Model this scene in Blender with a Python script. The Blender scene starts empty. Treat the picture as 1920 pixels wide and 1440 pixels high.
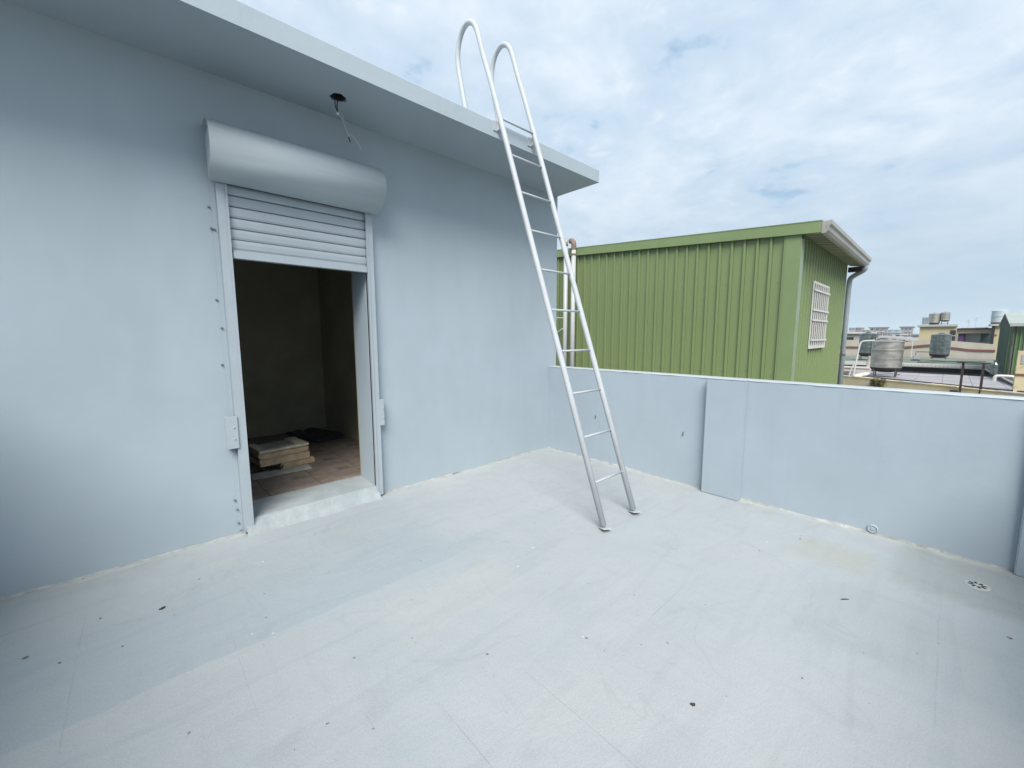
import bpy, bmesh, math, random
from mathutils import Vector, Matrix
random.seed(7)
sc = bpy.context.scene
C = sc.collection
R = math.radians

# ------------------------------------------------------------------ camera
cam_d = bpy.data.cameras.new('camera')
cam = bpy.data.objects.new('camera', cam_d); C.objects.link(cam)
cam_d.sensor_width = 36.0
cam_d.lens = 755.324 / 1920 * 36.0
cam_d.clip_start = 0.05; cam_d.clip_end = 20000
YAW, PITCH, ROLL = 0.823899, -0.117083, -0.002632
fw = Vector((math.cos(YAW)*math.cos(PITCH), math.sin(YAW)*math.cos(PITCH), math.sin(PITCH)))
rt = Vector((math.sin(YAW), -math.cos(YAW), 0)); up = rt.cross(fw)
rt2 = rt*math.cos(ROLL) + up*math.sin(ROLL); up2 = -rt*math.sin(ROLL) + up*math.cos(ROLL)
M = Matrix((rt2, up2, -fw)).transposed().to_4x4()
M.translation = Vector((-4.1213, -3.7108, 1.55))
cam.matrix_world = M
sc.camera = cam

# ------------------------------------------------------------------ exposure
sc.view_settings.view_transform = 'Standard'
sc.view_settings.look = 'None'
sc.view_settings.exposure = 0.98
sc.view_settings.gamma = 1.0
sc.view_settings.use_curve_mapping = False

# ------------------------------------------------------------------ node helper
class G:
    """small wrapper for writing node graphs as expressions"""
    def __init__(s, nt): s.nt = nt
    def new(s, t, **kw):
        n = s.nt.nodes.new(t)
        for k, v in kw.items(): setattr(n, k, v)
        return n
    def put(s, sock, v):
        if hasattr(v, 'is_output'): s.nt.links.new(v, sock)
        elif v is not None:
            if isinstance(v, (tuple, list)) and len(v) == 3 and sock.type == 'RGBA': v = (*v, 1)
            sock.default_value = v
    def m(s, op, a, b=None, c=None, clamp=False):
        n = s.new('ShaderNodeMath', operation=op, use_clamp=clamp)
        s.put(n.inputs[0], a)
        if b is not None: s.put(n.inputs[1], b)
        if c is not None: s.put(n.inputs[2], c)
        return n.outputs[0]
    def vm(s, op, a, b=None):
        n = s.new('ShaderNodeVectorMath', operation=op)
        s.put(n.inputs[0], a)
        if b is not None: s.put(n.inputs[1], b)
        return n.outputs[0]
    def smooth(s, v, lo, hi, a=0.0, b=1.0):
        n = s.new('ShaderNodeMapRange', interpolation_type='SMOOTHSTEP')
        s.put(n.inputs[0], v)
        for i, x in enumerate((lo, hi, a, b)): s.put(n.inputs[i+1], x)
        return n.outputs[0]
    def noise(s, vec, scale, detail=4, rough=0.55, dist=0.0):
        n = s.new('ShaderNodeTexNoise')
        s.put(n.inputs['Vector'], vec); n.inputs['Scale'].default_value = scale
        n.inputs['Detail'].default_value = detail; n.inputs['Roughness'].default_value = rough
        n.inputs['Distortion'].default_value = dist
        return n.outputs['Fac']
    def mix(s, f, a, b, blend='MIX'):
        n = s.new('ShaderNodeMix', data_type='RGBA', blend_type=blend)
        n.clamp_factor = True
        s.put(n.inputs[0], f); s.put(n.inputs[6], a); s.put(n.inputs[7], b)
        return n.outputs[2]
    def sep(s, v):
        n = s.new('ShaderNodeSeparateXYZ'); s.put(n.inputs[0], v); return n.outputs
    def comb(s, x, y, z):
        n = s.new('ShaderNodeCombineXYZ')
        for i, v in enumerate((x, y, z)): s.put(n.inputs[i], v)
        return n.outputs[0]

# ------------------------------------------------------------------ sky
SUN_AZ, SUN_EL = R(224), R(50)           # where the sun stands (from +x, counter-clockwise)
world = bpy.data.worlds.new('World'); sc.world = world; world.use_nodes = True
nt = world.node_tree; nt.nodes.clear(); g = G(nt)
sky = g.new('ShaderNodeTexSky', sky_type='NISHITA'); sky.sun_disc = False
sky.sun_elevation = SUN_EL; sky.sun_rotation = math.pi/2 - SUN_AZ
sky.air_density = 1.0; sky.dust_density = 1.5; sky.ozone_density = 1.5
d = g.new('ShaderNodeTexCoord').outputs['Generated']
dx, dy, dz = g.sep(d)
zz = g.m('ADD', g.m('MAXIMUM', dz, 0.0), 0.16)
plane = g.comb(g.m('DIVIDE', dx, zz), g.m('DIVIDE', dy, zz), 0.0)
n_big = g.noise(plane, 1.15, 3, 0.5, 0.2)
n_mid = g.noise(g.vm('ADD', plane, (3.7, 1.3, 0.4)), 3.4, 8, 0.56, 0.25)
n_fine = g.noise(g.vm('ADD', plane, (9.1, 5.2, 2.0)), 7.5, 6, 0.6, 0.4)
dens = g.m('ADD', g.m('MULTIPLY', n_mid, 0.62), g.m('MULTIPLY', n_big, 0.38))
dens = g.m('ADD', dens, g.m('MULTIPLY', g.m('SUBTRACT', n_fine, 0.5), 0.16))
shade = g.smooth(dens, 0.36, 0.66)
cloud = g.mix(shade, (5.2, 6.5, 7.9), (7.4, 8.15, 9.1))
cloud = g.mix(g.smooth(n_fine, 0.56, 0.74, 0.0, 0.35), cloud, (8.3, 8.7, 9.2))
holes = g.smooth(dens, 0.322, 0.405, 0.62, 0.0)
blue = g.mix(0.35, (1.9, 4.5, 7.4), sky.outputs[0])
col = g.mix(holes, cloud, blue)
hz = g.smooth(dz, 0.0, 0.42, 0.9, 0.0)
col = g.mix(hz, col, (4.2, 5.45, 6.6))
bg = g.new('ShaderNodeBackground'); g.put(bg.inputs[0], col); bg.inputs[1].default_value = 0.0575
out = g.new('ShaderNodeOutputWorld'); nt.links.new(bg.outputs[0], out.inputs[0])

# ------------------------------------------------------------------ sun behind thin cloud
sd = bpy.data.lights.new('sun', 'SUN'); so = bpy.data.objects.new('sun', sd); C.objects.link(so)
sd.energy = 2.85; sd.angle = R(35); sd.color = (1.0, 0.965, 0.91)
sdir = Vector((math.cos(SUN_AZ)*math.cos(SUN_EL), math.sin(SUN_AZ)*math.cos(SUN_EL), math.sin(SUN_EL)))
so.rotation_euler = sdir.to_track_quat('Z', 'Y').to_euler()

# ------------------------------------------------------------------ mesh helpers
def link(name, me, mat=None, parent=None, smooth=False):
    o = bpy.data.objects.new(name, me); C.objects.link(o)
    if mat and not me.materials: me.materials.append(mat)
    if parent: o.parent = parent
    if smooth:
        for p in me.polygons: p.use_smooth = True
    return o
def obj(name, bm, mat, parent=None, smooth=False, bevel=0.0, seg=2):
    bm.normal_update()
    if bevel:
        bmesh.ops.bevel(bm, geom=[e for e in bm.edges if len(e.link_faces) == 2 and e.calc_face_angle(0) > 0.6],
                        offset=bevel, segments=seg, affect='EDGES', clamp_overlap=True)
    me = bpy.data.meshes.new(name); bm.to_mesh(me); bm.free()
    return link(name, me, mat, parent, smooth)
def bx(bm, x0, x1, y0, y1, z0, z1):
    v = [bm.verts.new((x, y, z)) for z in (z0, z1) for y in (y0, y1) for x in (x0, x1)]
    for f in ((0,2,3,1), (4,5,7,6), (0,1,5,4), (2,6,7,3), (0,4,6,2), (1,3,7,5)):
        bm.faces.new([v[i] for i in f])
    return v
def box(*a):
    bm = bmesh.new(); bx(bm, *a); return bm
def prism(bm, prof, axis, a, b):
    """profile polygon (two coords) swept along an axis from a to b, with caps"""
    def P(u, v, t): return {'x': (t, u, v), 'y': (u, t, v), 'z': (u, v, t)}[axis]
    A = [bm.verts.new(P(u, v, a)) for u, v in prof]; B = [bm.verts.new(P(u, v, b)) for u, v in prof]
    n = len(prof)
    for i in range(n): bm.faces.new((A[i], A[(i+1) % n], B[(i+1) % n], B[i]))
    bm.faces.new(A[::-1]); bm.faces.new(B)
    bmesh.ops.recalc_face_normals(bm, faces=bm.faces[:])
def tube(bm, pts, r, seg=10, cap=True):
    pts = [Vector(p) for p in pts]; rings = []
    up0 = None
    for i, p in enumerate(pts):
        t = (pts[min(i+1, len(pts)-1)] - pts[max(i-1, 0)]).normalized()
        if up0 is None: up0 = Vector((0, 0, 1)) if abs(t.z) < 0.9 else Vector((1, 0, 0))
        s = t.cross(up0)
        if s.length < 1e-4: s = t.cross(Vector((0, 1, 0)))
        s.normalize(); u = s.cross(t).normalized(); up0 = u
        rings.append([bm.verts.new(p + (s*math.cos(a) + u*math.sin(a))*r) for a in [2*math.pi*k/seg for k in range(seg)]])
    for a, b in zip(rings, rings[1:]):
        for k in range(seg): bm.faces.new((a[k], a[(k+1) % seg], b[(k+1) % seg], b[k]))
    if cap: bm.faces.new(rings[0][::-1]); bm.faces.new(rings[-1])
    bmesh.ops.recalc_face_normals(bm, faces=bm.faces[:])
def lathe(bm, prof, c=(0, 0, 0), seg=24):
    rings = []
    for r, z in prof:
        if r < 1e-5: rings.append([bm.verts.new((c[0], c[1], c[2]+z))])
        else: rings.append([bm.verts.new((c[0]+r*math.cos(2*math.pi*k/seg), c[1]+r*math.sin(2*math.pi*k/seg), c[2]+z)) for k in range(seg)])
    for a, b in zip(rings, rings[1:]):
        for k in range(seg):
            q = [a[k % len(a)], a[(k+1) % len(a)], b[(k+1) % len(b)], b[k % len(b)]]
            q = list(dict.fromkeys(q))
            if len(q) > 2: bm.faces.new(q)
    bmesh.ops.recalc_face_normals(bm, faces=bm.faces[:])
def empty(name, loc, label, cat, group=None, rz=0.0):
    o = bpy.data.objects.new(name, None); C.objects.link(o); o.location = loc; o.rotation_euler = (0, 0, rz)
    o['label'] = label; o['category'] = cat
    if group: o['group'] = group
    return o
def tag(o, label, cat, group=None):
    o['label'] = label; o['category'] = cat
    if group: o['group'] = group
    return o
def struct(o): o['kind'] = 'structure'; return o
def copy_tree(o, parent=None):
    c = o.copy(); C.objects.link(c); c.parent = parent
    for ch in list(o.children): copy_tree(ch, c)
    return c
def thing_box(name, label, cat, mat, x0, x1, y0, y1, z0, z1): # base empty at the foot
    return empty(name, ((x0+x1)/2, (y0+y1)/2, z0), label, cat)

# ------------------------------------------------------------------ materials
def mat(name, color, rough=0.6, metal=0.0, mottle=0.06, mscale=3.0, bump=0.0, bscale=60.0, stretch=None, spec=None, dirt=None, dscale=1.5, dlo=0.55, dhi=0.75):
    m = bpy.data.materials.new(name); m.use_nodes = True; nt = m.node_tree; g = G(nt)
    b = nt.nodes['Principled BSDF']
    co = g.new('ShaderNodeTexCoord').outputs['Object']
    co2 = g.vm('MULTIPLY', co, stretch) if stretch else co
    n = g.noise(co2, mscale, 6, 0.6)
    lo = tuple(c*(1-mottle) for c in color); hi = tuple(min(1, c*(1+mottle)) for c in color)
    c = g.mix(g.smooth(n, 0.3, 0.7), lo, hi)
    if dirt:
        c = g.mix(g.smooth(g.noise(co2, dscale, 8, 0.65, 0.5), dlo, dhi), c, dirt)
    g.put(b.inputs['Base Color'], c)
    b.inputs['Roughness'].default_value = rough; b.inputs['Metallic'].default_value = metal
    if spec is not None: b.inputs['Specular IOR Level'].default_value = spec
    if bump:
        bn = g.new('ShaderNodeBump'); bn.inputs['Strength'].default_value = bump; bn.inputs['Distance'].default_value = 0.01
        g.put(bn.inputs['Height'], g.noise(co, bscale, 4, 0.6)); nt.links.new(bn.outputs[0], b.inputs['Normal'])
    return m

def wall_paint(name, color):
    m = bpy.data.materials.new(name); m.use_nodes = True; nt = m.node_tree; g = G(nt)
    b = nt.nodes['Principled BSDF']
    co = g.new('ShaderNodeTexCoord').outputs['Object']
    big = g.noise(co, 0.7, 4, 0.55, 0.4)
    streak = g.noise(g.vm('MULTIPLY', co, (7, 7, 0.6)), 1.0, 5, 0.6)
    roll = g.noise(g.vm('MULTIPLY', co, (3.2, 3.2, 1.4)), 1.0, 3, 0.5, 0.6)
    f = g.m('ADD', g.m('MULTIPLY', big, 0.6), g.m('ADD', g.m('MULTIPLY', streak, 0.12), g.m('MULTIPLY', roll, 0.28)))
    c = g.mix(g.smooth(f, 0.36, 0.64), tuple(x*0.955 for x in color), tuple(x*1.035 for x in color))
    run = g.noise(g.vm('MULTIPLY', co, (16, 16, 0.55)), 1.0, 4, 0.65, 0.3)
    c = g.mix(g.smooth(run, 0.60, 0.74, 0, 0.5), c, tuple(x*0.93 for x in color))
    tro = g.noise(g.vm('MULTIPLY', co, (3.0, 3.0, 7.0)), 1.0, 5, 0.6, 1.2)
    c = g.mix(g.smooth(tro, 0.5, 0.75, 0, 0.22), c, tuple(x*1.045 for x in color))
    # specks where the plaster shows and pin-holes
    sp = g.noise(co, 38, 2, 0.5)
    c = g.mix(g.smooth(sp, 0.735, 0.765, 0, 0.5), c, tuple(min(1, x*1.25) for x in color))
    g.put(b.inputs['Base Color'], c)
    b.inputs['Roughness'].default_value = 0.62; b.inputs['Specular IOR Level'].default_value = 0.35
    h = g.m('ADD', g.m('MULTIPLY', g.noise(co, 1.9, 3, 0.5), 1.6), g.m('ADD', g.m('MULTIPLY', g.noise(co, 26, 4, 0.6), 0.18), g.m('MULTIPLY', g.noise(co, 160, 3, 0.6), 0.06)))
    bn = g.new('ShaderNodeBump'); bn.inputs['Strength'].default_value = 0.35; bn.inputs['Distance'].default_value = 0.012
    g.put(bn.inputs['Height'], h); nt.links.new(bn.outputs[0], b.inputs['Normal'])
    return m

def floor_paint():
    m = bpy.data.materials.new('terrace_floor_paint'); m.use_nodes = True; nt = m.node_tree; g = G(nt)
    b = nt.nodes['Principled BSDF']
    co = g.new('ShaderNodeTexCoord').outputs['Object']
    x, y, z = g.sep(co)
    base = (0.347, 0.374, 0.387)
    big = g.noise(co, 0.55, 5, 0.6, 0.8)
    mid = g.noise(g.vm('MULTIPLY', co, (1.0, 2.4, 1)), 1.6, 6, 0.62, 0.6)
    c = g.mix(g.smooth(big, 0.35, 0.65), (0.326, 0.359, 0.378), (0.364, 0.382, 0.387))
    c = g.mix(g.smooth(mid, 0.4, 0.66, 0.0, 0.5), c, (0.335, 0.361, 0.384))
    # second coat that stops in a wavering line along the house wall
    wob = g.m('MULTIPLY', g.m('SUBTRACT', g.noise(co, 1.4, 4, 0.6), 0.5), 0.16)
    yy = g.m('ADD', y, wob)
    coat = g.m('MULTIPLY', g.smooth(yy, -1.452, -1.425), g.smooth(g.m('ADD', x, g.m('MULTIPLY', wob, 4)), -2.75, -2.15, 1, 0))
    coat = g.m('MULTIPLY', coat, g.smooth(y, -0.95, -0.25, 1, 0.35))
    c = g.mix(g.m('MULTIPLY', coat, 0.75), c, (0.288, 0.331, 0.357))
    # roller patches
    def patch(px0, px1, py0, py1, col, k, c):
        w = g.m('MULTIPLY', g.m('SUBTRACT', g.noise(co, 2.3, 5, 0.65), 0.5), 0.22)
        a = g.m('MULTIPLY', g.smooth(g.m('ADD', x, w), px0, px0+0.18), g.smooth(g.m('ADD', x, w), px1-0.18, px1, 1, 0))
        e = g.m('MULTIPLY', g.smooth(g.m('SUBTRACT', y, w), py0, py0+0.12), g.smooth(g.m('SUBTRACT', y, w), py1-0.12, py1, 1, 0))
        return g.mix(g.m('MULTIPLY', g.m('MULTIPLY', a, e), k), c, col)
    c = patch(-0.80, 0.3, -4.5, -3.55, (0.288, 0.316, 0.321), 0.95, c)
    c = patch(-1.75, -0.90, -4.5, -3.2, (0.312, 0.343, 0.357), 0.85, c)
    c = patch(-0.9, -0.35, -3.55, -3.0, (0.329, 0.343, 0.321), 0.75, c)
    c = patch(-2.6, -1.2, -1.35, -0.75, (0.358, 0.382, 0.403), 0.5, c)
    c = patch(-3.3, -2.3, -2.05, -1.55, (0.373, 0.389, 0.384), 0.55, c)
    # sheet seams: hairlines that come and go
    seam = None
    def line(u, pos, lo, hi, v, k):
        wv = g.m('MULTIPLY', g.m('SUBTRACT', g.noise(co, 3.0, 2, 0.5), 0.5), 0.012)
        a = g.smooth(g.m('ABSOLUTE', g.m('SUBTRACT', g.m('ADD', u, wv), pos)), 0.0015, 0.005, 1, 0)
        r = g.m('MULTIPLY', g.smooth(v, lo-0.05, lo+0.05), g.smooth(v, hi-0.05, hi+0.05, 1, 0))
        return g.m('MULTIPLY', g.m('MULTIPLY', a, r), k)
    for args in ((x, -4.46, -1.75, -0.45, y, .5), (x, -3.30, -2.95, -2.40, y, .7), (x, -2.915, -3.3, -2.5, y, .6), (y, -2.71, -2.15, -1.70, x, .5),
                 (y, -3.80, -1.9, -0.9, x, .6), (x, -4.13, -0.72, -0.45, y, .35), (x, -3.02, -1.25, -0.9, y, .3), (x, -3.88, -1.9, -1.3, y, .3), (x, -3.55, -2.3, -1.95, y, .35)):
        l = line(*args); seam = l if seam is None else g.m('MAXIMUM', seam, l)
    seamn = g.m('MULTIPLY', seam, g.smooth(g.noise(co, 5, 3, 0.6), 0.38, 0.55))
    c = g.mix(g.m('MULTIPLY', seamn, 0.34), c, (0.208, 0.232, 0.250))
    # cream filler smeared along the foot of the walls
    edge = g.m('MINIMUM', g.m('MULTIPLY', y, -1.0), g.m('MULTIPLY', x, -1.0))
    wob2 = g.m('MULTIPLY', g.noise(co, 6.5, 5, 0.65, 0.4), 0.16)
    fil = g.m('MULTIPLY', g.smooth(g.m('SUBTRACT', edge, wob2), -0.05, 0.02, 1, 0), g.smooth(g.noise(co, 2.6, 3, 0.6), 0.38, 0.62, 0.25, 0.95))
    c = g.mix(fil, c, (0.393, 0.413, 0.389))
    # roller strokes and dried puddle rims
    rol = g.noise(g.vm('MULTIPLY', co, (1.1, 7.5, 1)), 1.0, 5, 0.6, 0.9)
    rol2 = g.noise(g.vm('MULTIPLY', co, (9.0, 1.6, 1)), 1.0, 5, 0.62, 0.7)
    c = g.mix(g.smooth(rol, 0.50, 0.66, 0, 0.75), c, g.mix(1.0, c, (0.935, 0.945, 0.955), 'MULTIPLY'))
    c = g.mix(g.smooth(rol2, 0.54, 0.68, 0, 0.6), c, g.mix(1.0, c, (0.95, 0.955, 0.95), 'MULTIPLY'))
    pud = g.noise(co, 0.95, 4, 0.5, 1.2)
    rim = g.smooth(g.m('ABSOLUTE', g.m('SUBTRACT', pud, 0.56)), 0.0, 0.016, 1, 0)
    c = g.mix(g.m('MULTIPLY', rim, g.smooth(g.noise(co, 2.2, 3, 0.6), 0.42, 0.62, 0, 0.6)), c, g.mix(1.0, c, (0.90, 0.905, 0.895), 'MULTIPLY'))
    dirt_ = g.m('MULTIPLY', g.smooth(edge, 0.0, 0.42, 1, 0), g.smooth(g.noise(co, 4.2, 6, 0.68, 0.5), 0.48, 0.68, 0, 0.55))
    c = g.mix(dirt_, c, g.mix(1.0, c, (0.86, 0.86, 0.83), 'MULTIPLY'))
    # fine dark and white grit
    c = g.mix(g.smooth(g.noise(co, 95, 2, 0.5), 0.755, 0.80, 0, 0.55), c, (0.173, 0.191, 0.202))
    c = g.mix(g.smooth(g.noise(g.vm('ADD', co, (4, 4, 4)), 70, 2, 0.5), 0.76, 0.80, 0, 0.7), c, (0.524, 0.542, 0.554))
    grain = g.noise(co, 150, 4, 0.7)
    c = g.mix(g.smooth(grain, 0.38, 0.62), c, g.mix(1.0, c, (0.90, 0.90, 0.90), 'MULTIPLY'))
    g.put(b.inputs['Base Color'], c)
    g.put(b.inputs['Roughness'], g.smooth(mid, 0.3, 0.7, 0.5, 0.68))
    b.inputs['Specular IOR Level'].default_value = 0.35
    h = g.m('ADD', g.m('MULTIPLY', grain, 0.22), g.m('MULTIPLY', g.noise(g.vm('MULTIPLY', co, (1, 1.8, 1)), 34, 5, 0.62), 0.26))
    h = g.m('ADD', h, g.m('MULTIPLY', g.noise(co, 2.1, 4, 0.55), 2.4))
    h = g.m('SUBTRACT', h, g.m('MULTIPLY', seamn, 0.2))
    h = g.m('ADD', h, g.m('MULTIPLY', coat, 0.12))
    bn = g.new('ShaderNodeBump'); bn.inputs['Strength'].default_value = 0.6; bn.inputs['Distance'].default_value = 0.01
    g.put(bn.inputs['Height'], h); nt.links.new(bn.outputs[0], b.inputs['Normal'])
    return m

m_wall = wall_paint('house_wall_paint', (0.350, 0.410, 0.453))
m_par = wall_paint('parapet_paint', (0.336, 0.398, 0.448))
m_cop = wall_paint('coping_paint', (0.385, 0.425, 0.450))
m_floor = floor_paint()
m_filler = mat('wall_foot_filler', (0.315, 0.332, 0.322), 0.8, mottle=0.2, mscale=14, bump=0.5, bscale=50, dirt=(0.136, 0.145, 0.136), dscale=6, dlo=0.58, dhi=0.7)
m_step = mat('threshold_paint', (0.285, 0.319, 0.332), 0.6, mottle=0.08, mscale=7, bump=0.5, bscale=30, dirt=(0.340, 0.348, 0.332), dscale=9)
m_metal = mat('shutter_paint', (0.355, 0.402, 0.435), 0.5, mottle=0.03, mscale=5, bump=0.05, bscale=40)
m_cover = mat('cover_paint', (0.385, 0.437, 0.467), 0.6, mottle=0.05, mscale=1.2, bump=0.06, bscale=60, stretch=(0.6, 6, 14))
m_ladder = mat('ladder_paint', (0.415, 0.442, 0.460), 0.62, mottle=0.04, mscale=9, bump=0.08, bscale=70, dirt=(0.306, 0.315, 0.306), dscale=11, dlo=0.68, dhi=0.76)
m_rung = mat('rung_paint', (0.375, 0.408, 0.432), 0.62, mottle=0.05, mscale=12)
m_inner = mat('room_plaster', (0.31, 0.285, 0.19), 0.9, mottle=0.12, mscale=1.5)
m_tile = mat('room_tile', (0.20, 0.165, 0.138), 0.6, mottle=0.25, mscale=3.0, dirt=(0.075, 0.06, 0.05), dscale=2.3, dlo=0.48, dhi=0.7)
m_grout = mat('grout', (0.060, 0.051, 0.043), 0.9)
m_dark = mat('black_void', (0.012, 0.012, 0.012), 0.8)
m_paper = mat('aged_board', (0.60, 0.54, 0.41), 0.85, mottle=0.2, mscale=9, dirt=(0.17, 0.13, 0.09), dscale=5, dlo=0.58, dhi=0.72)
m_paper2 = mat('board_edge', (0.52, 0.39, 0.25), 0.85, mottle=0.2, mscale=14, dirt=(0.14, 0.10, 0.07), dscale=7, dlo=0.6, dhi=0.72)
m_sheet = mat('dusty_sheet', (0.36, 0.36, 0.33), 0.8, mottle=0.2, mscale=6)
m_green = mat('green_cladding', (0.168, 0.222, 0.096), 0.5, mottle=0.05, mscale=1.2, dirt=(0.156, 0.203, 0.088), dscale=0.9, stretch=(1, 4, 0.5))
m_green2 = mat('green_trim', (0.166, 0.224, 0.100), 0.5, mottle=0.05, mscale=2)
m_trim_pale = mat('pale_trim', (0.212, 0.264, 0.170), 0.4, mottle=0.06, mscale=2)
m_gutter = mat('gutter_metal', (0.315, 0.306, 0.289), 0.45, mottle=0.12, mscale=2.5, dirt=(0.230, 0.196, 0.162), dscale=3.0, stretch=(0.5, 2, 2))
m_under = mat('roof_underside', (0.281, 0.297, 0.204), 0.6, mottle=0.12, mscale=2.0, dirt=(0.255, 0.238, 0.178), dscale=2)
m_pipe = mat('downpipe_paint', (0.264, 0.306, 0.327), 0.4, mottle=0.06, mscale=3)
m_pvc = mat('white_pvc', (0.399, 0.404, 0.408), 0.4, mottle=0.05, mscale=4, dirt=(0.425, 0.408, 0.383), dscale=3)
m_elbow = mat('brown_elbow', (0.170, 0.123, 0.098), 0.6, mottle=0.2, mscale=18)
m_white = mat('white_enamel', (0.53, 0.52, 0.495), 0.45, mottle=0.04)
m_frost = mat('frosted_pane', (0.102, 0.106, 0.102), 0.25, mottle=0.1, mscale=3)
m_screw = mat('screw_head', (0.17, 0.185, 0.20), 0.5, mottle=0.2, mscale=200)
m_steel = mat('stainless_steel', (0.40, 0.385, 0.35), 0.42, metal=0.8, mottle=0.25, mscale=2.2, bump=0.12, bscale=5, stretch=(1, 1, 2.4), dirt=(0.25, 0.23, 0.20), dscale=3, dlo=0.58, dhi=0.8)
m_steel2 = mat('weathered_steel', (0.20, 0.23, 0.225), 0.32, metal=0.9, mottle=0.3, mscale=2.0, bump=0.15, bscale=4, stretch=(1, 1, 2.4))
m_stand = mat('tank_stand_iron', (0.068, 0.064, 0.064), 0.6, mottle=0.2)
m_cream = mat('cream_render', (0.50, 0.425, 0.27), 0.85, mottle=0.10, mscale=1.5, dirt=(0.136, 0.102, 0.047), dscale=1.1, dlo=0.57, dhi=0.72)
m_cream2 = mat('pale_render', (0.39, 0.365, 0.305), 0.85, mottle=0.08, mscale=0.8, dirt=(0.31, 0.29, 0.235), dscale=1.2, stretch=(1, 1.6, 0.5))
m_yellow = mat('yellow_render', (0.45, 0.395, 0.24), 0.85, mottle=0.05, mscale=0.8, dirt=(0.357, 0.323, 0.212), dscale=0.8)
m_pink = mat('pink_render', (0.46, 0.40, 0.355), 0.85, mottle=0.07, mscale=1)
m_red = mat('red_band', (0.145, 0.055, 0.041), 0.8, mottle=0.15, mscale=3)
m_deck = mat('roof_slab_grey', (0.275, 0.265, 0.285), 0.8, mottle=0.12, mscale=1.6, dirt=(0.212, 0.204, 0.212), dscale=0.9)
m_rust = mat('rusty_iron', (0.017, 0.011, 0.011), 0.7, mottle=0.4, mscale=6, dirt=(0.08, 0.03, 0.018), dscale=3)
m_moss = mat('moss', (0.064, 0.055, 0.015), 0.95, mottle=0.4, mscale=12)
m_pale = mat('pale_concrete', (0.365, 0.357, 0.332), 0.85, mottle=0.1, mscale=1.0, dirt=(0.357, 0.340, 0.306), dscale=0.8)
m_roofgreen = mat('green_roof_felt', (0.128, 0.157, 0.128), 0.85, mottle=0.1, mscale=0.8)
m_shed = mat('shed_green', (0.098, 0.166, 0.072), 0.5, mottle=0.1, mscale=1)
m_shedgable = mat('shed_blue_green', (0.064, 0.123, 0.089), 0.5, mottle=0.1, mscale=1)
m_shedroof = mat('shed_roof', (0.289, 0.323, 0.289), 0.5, mottle=0.08, mscale=1)
m_glass = mat('dark_glass', (0.017, 0.021, 0.025), 0.15)
m_teal = mat('teal_interior', (0.025, 0.060, 0.068), 0.6)
m_greyblue = mat('blue_grey_panel', (0.281, 0.332, 0.365), 0.6)
m_purple = mat('purple_cloth', (0.076, 0.038, 0.187), 0.8, mottle=0.5, mscale=3, dirt=(0.187, 0.076, 0.238), dscale=2.4, dlo=0.5, dhi=0.6)
m_plastank = mat('pale_tank', (0.425, 0.493, 0.535), 0.4, mottle=0.04)
m_leaf = mat('dry_leaf', (0.05, 0.046, 0.043), 0.8, mottle=0.4, mscale=60)
m_fleck = mat('paint_fleck', (0.510, 0.510, 0.510), 0.7)
m_debris = mat('debris_brown', (0.18, 0.175, 0.17), 0.85, mottle=0.4, mscale=40)
m_ground = mat('ground_far', (0.145, 0.153, 0.136), 0.9, mottle=0.3, mscale=0.02)
m_cable = mat('black_cable', (0.013, 0.013, 0.014), 0.5)
m_wire = mat('pale_wire', (0.510, 0.527, 0.510), 0.4)
m_city = [mat('city_'+n, c, 0.8, mottle=0.08, mscale=0.3) for n, c in (
    ('white', (0.408, 0.408, 0.395)), ('grey', (0.306, 0.315, 0.323)), ('blue', (0.306, 0.408, 0.476)), ('cream', (0.442, 0.416, 0.357)), ('dark', (0.119, 0.128, 0.136)), ('rose', (0.221, 0.157, 0.149)))]
m_citywin = mat('city_window', (0.043, 0.051, 0.060), 0.3)
m_hill = mat('wooded_hill', (0.051, 0.072, 0.051), 0.95, mottle=0.3, mscale=0.01)

# ================================================================== setting
bm = bmesh.new()
v = [bm.verts.new(p) for p in ((-3900, -3900, -12.5), (3900, -3900, -12.5), (3900, 3900, -12.5), (-3900, 3900, -12.5))]
bm.faces.new(v); struct(obj('ground', bm, m_ground))

bm = bmesh.new(); bx(bm, -5.30, 0.0, -4.60, 0.0, -0.30, 0.0)
struct(obj('terrace_floor', bm, m_floor))

# ================================================================== house
WX0, WX1, ZS, ZT, OV = -7.0, 0.151, 3.4035, 3.549, 0.66
DX0, DX1, DZ0, DZ1 = -3.575, -2.530, 0.115, 2.40
house = empty('house', (-2.5, 0.0, 0.0), 'pale blue-grey rendered rooftop house with an open roller shutter door and overhanging flat roof', 'house')
house.location = (0, 0, 0)
bm = bmesh.new()
bx(bm, WX0, DX0, 0.0, 0.30, -0.30, ZS); bx(bm, DX1, WX1, 0.0, 0.30, -0.30, ZS)
bx(bm, DX0, DX1, 0.0, 0.30, DZ1, ZS); bx(bm, DX0, DX1, 0.05, 0.30, -0.30, 0.05)
obj('wall', bm, m_wall, house)
bm = bmesh.new(); bx(bm, WX1-0.2, WX1, 0.30, 4.6, -0.30, ZS); bx(bm, WX0, WX0+0.2, 0.30, 4.6, -0.30, ZS); bx(bm, WX0+0.2, WX1-0.2, 4.4, 4.6, -0.30, ZS)
obj('side_wall', bm, m_wall, house)

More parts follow.
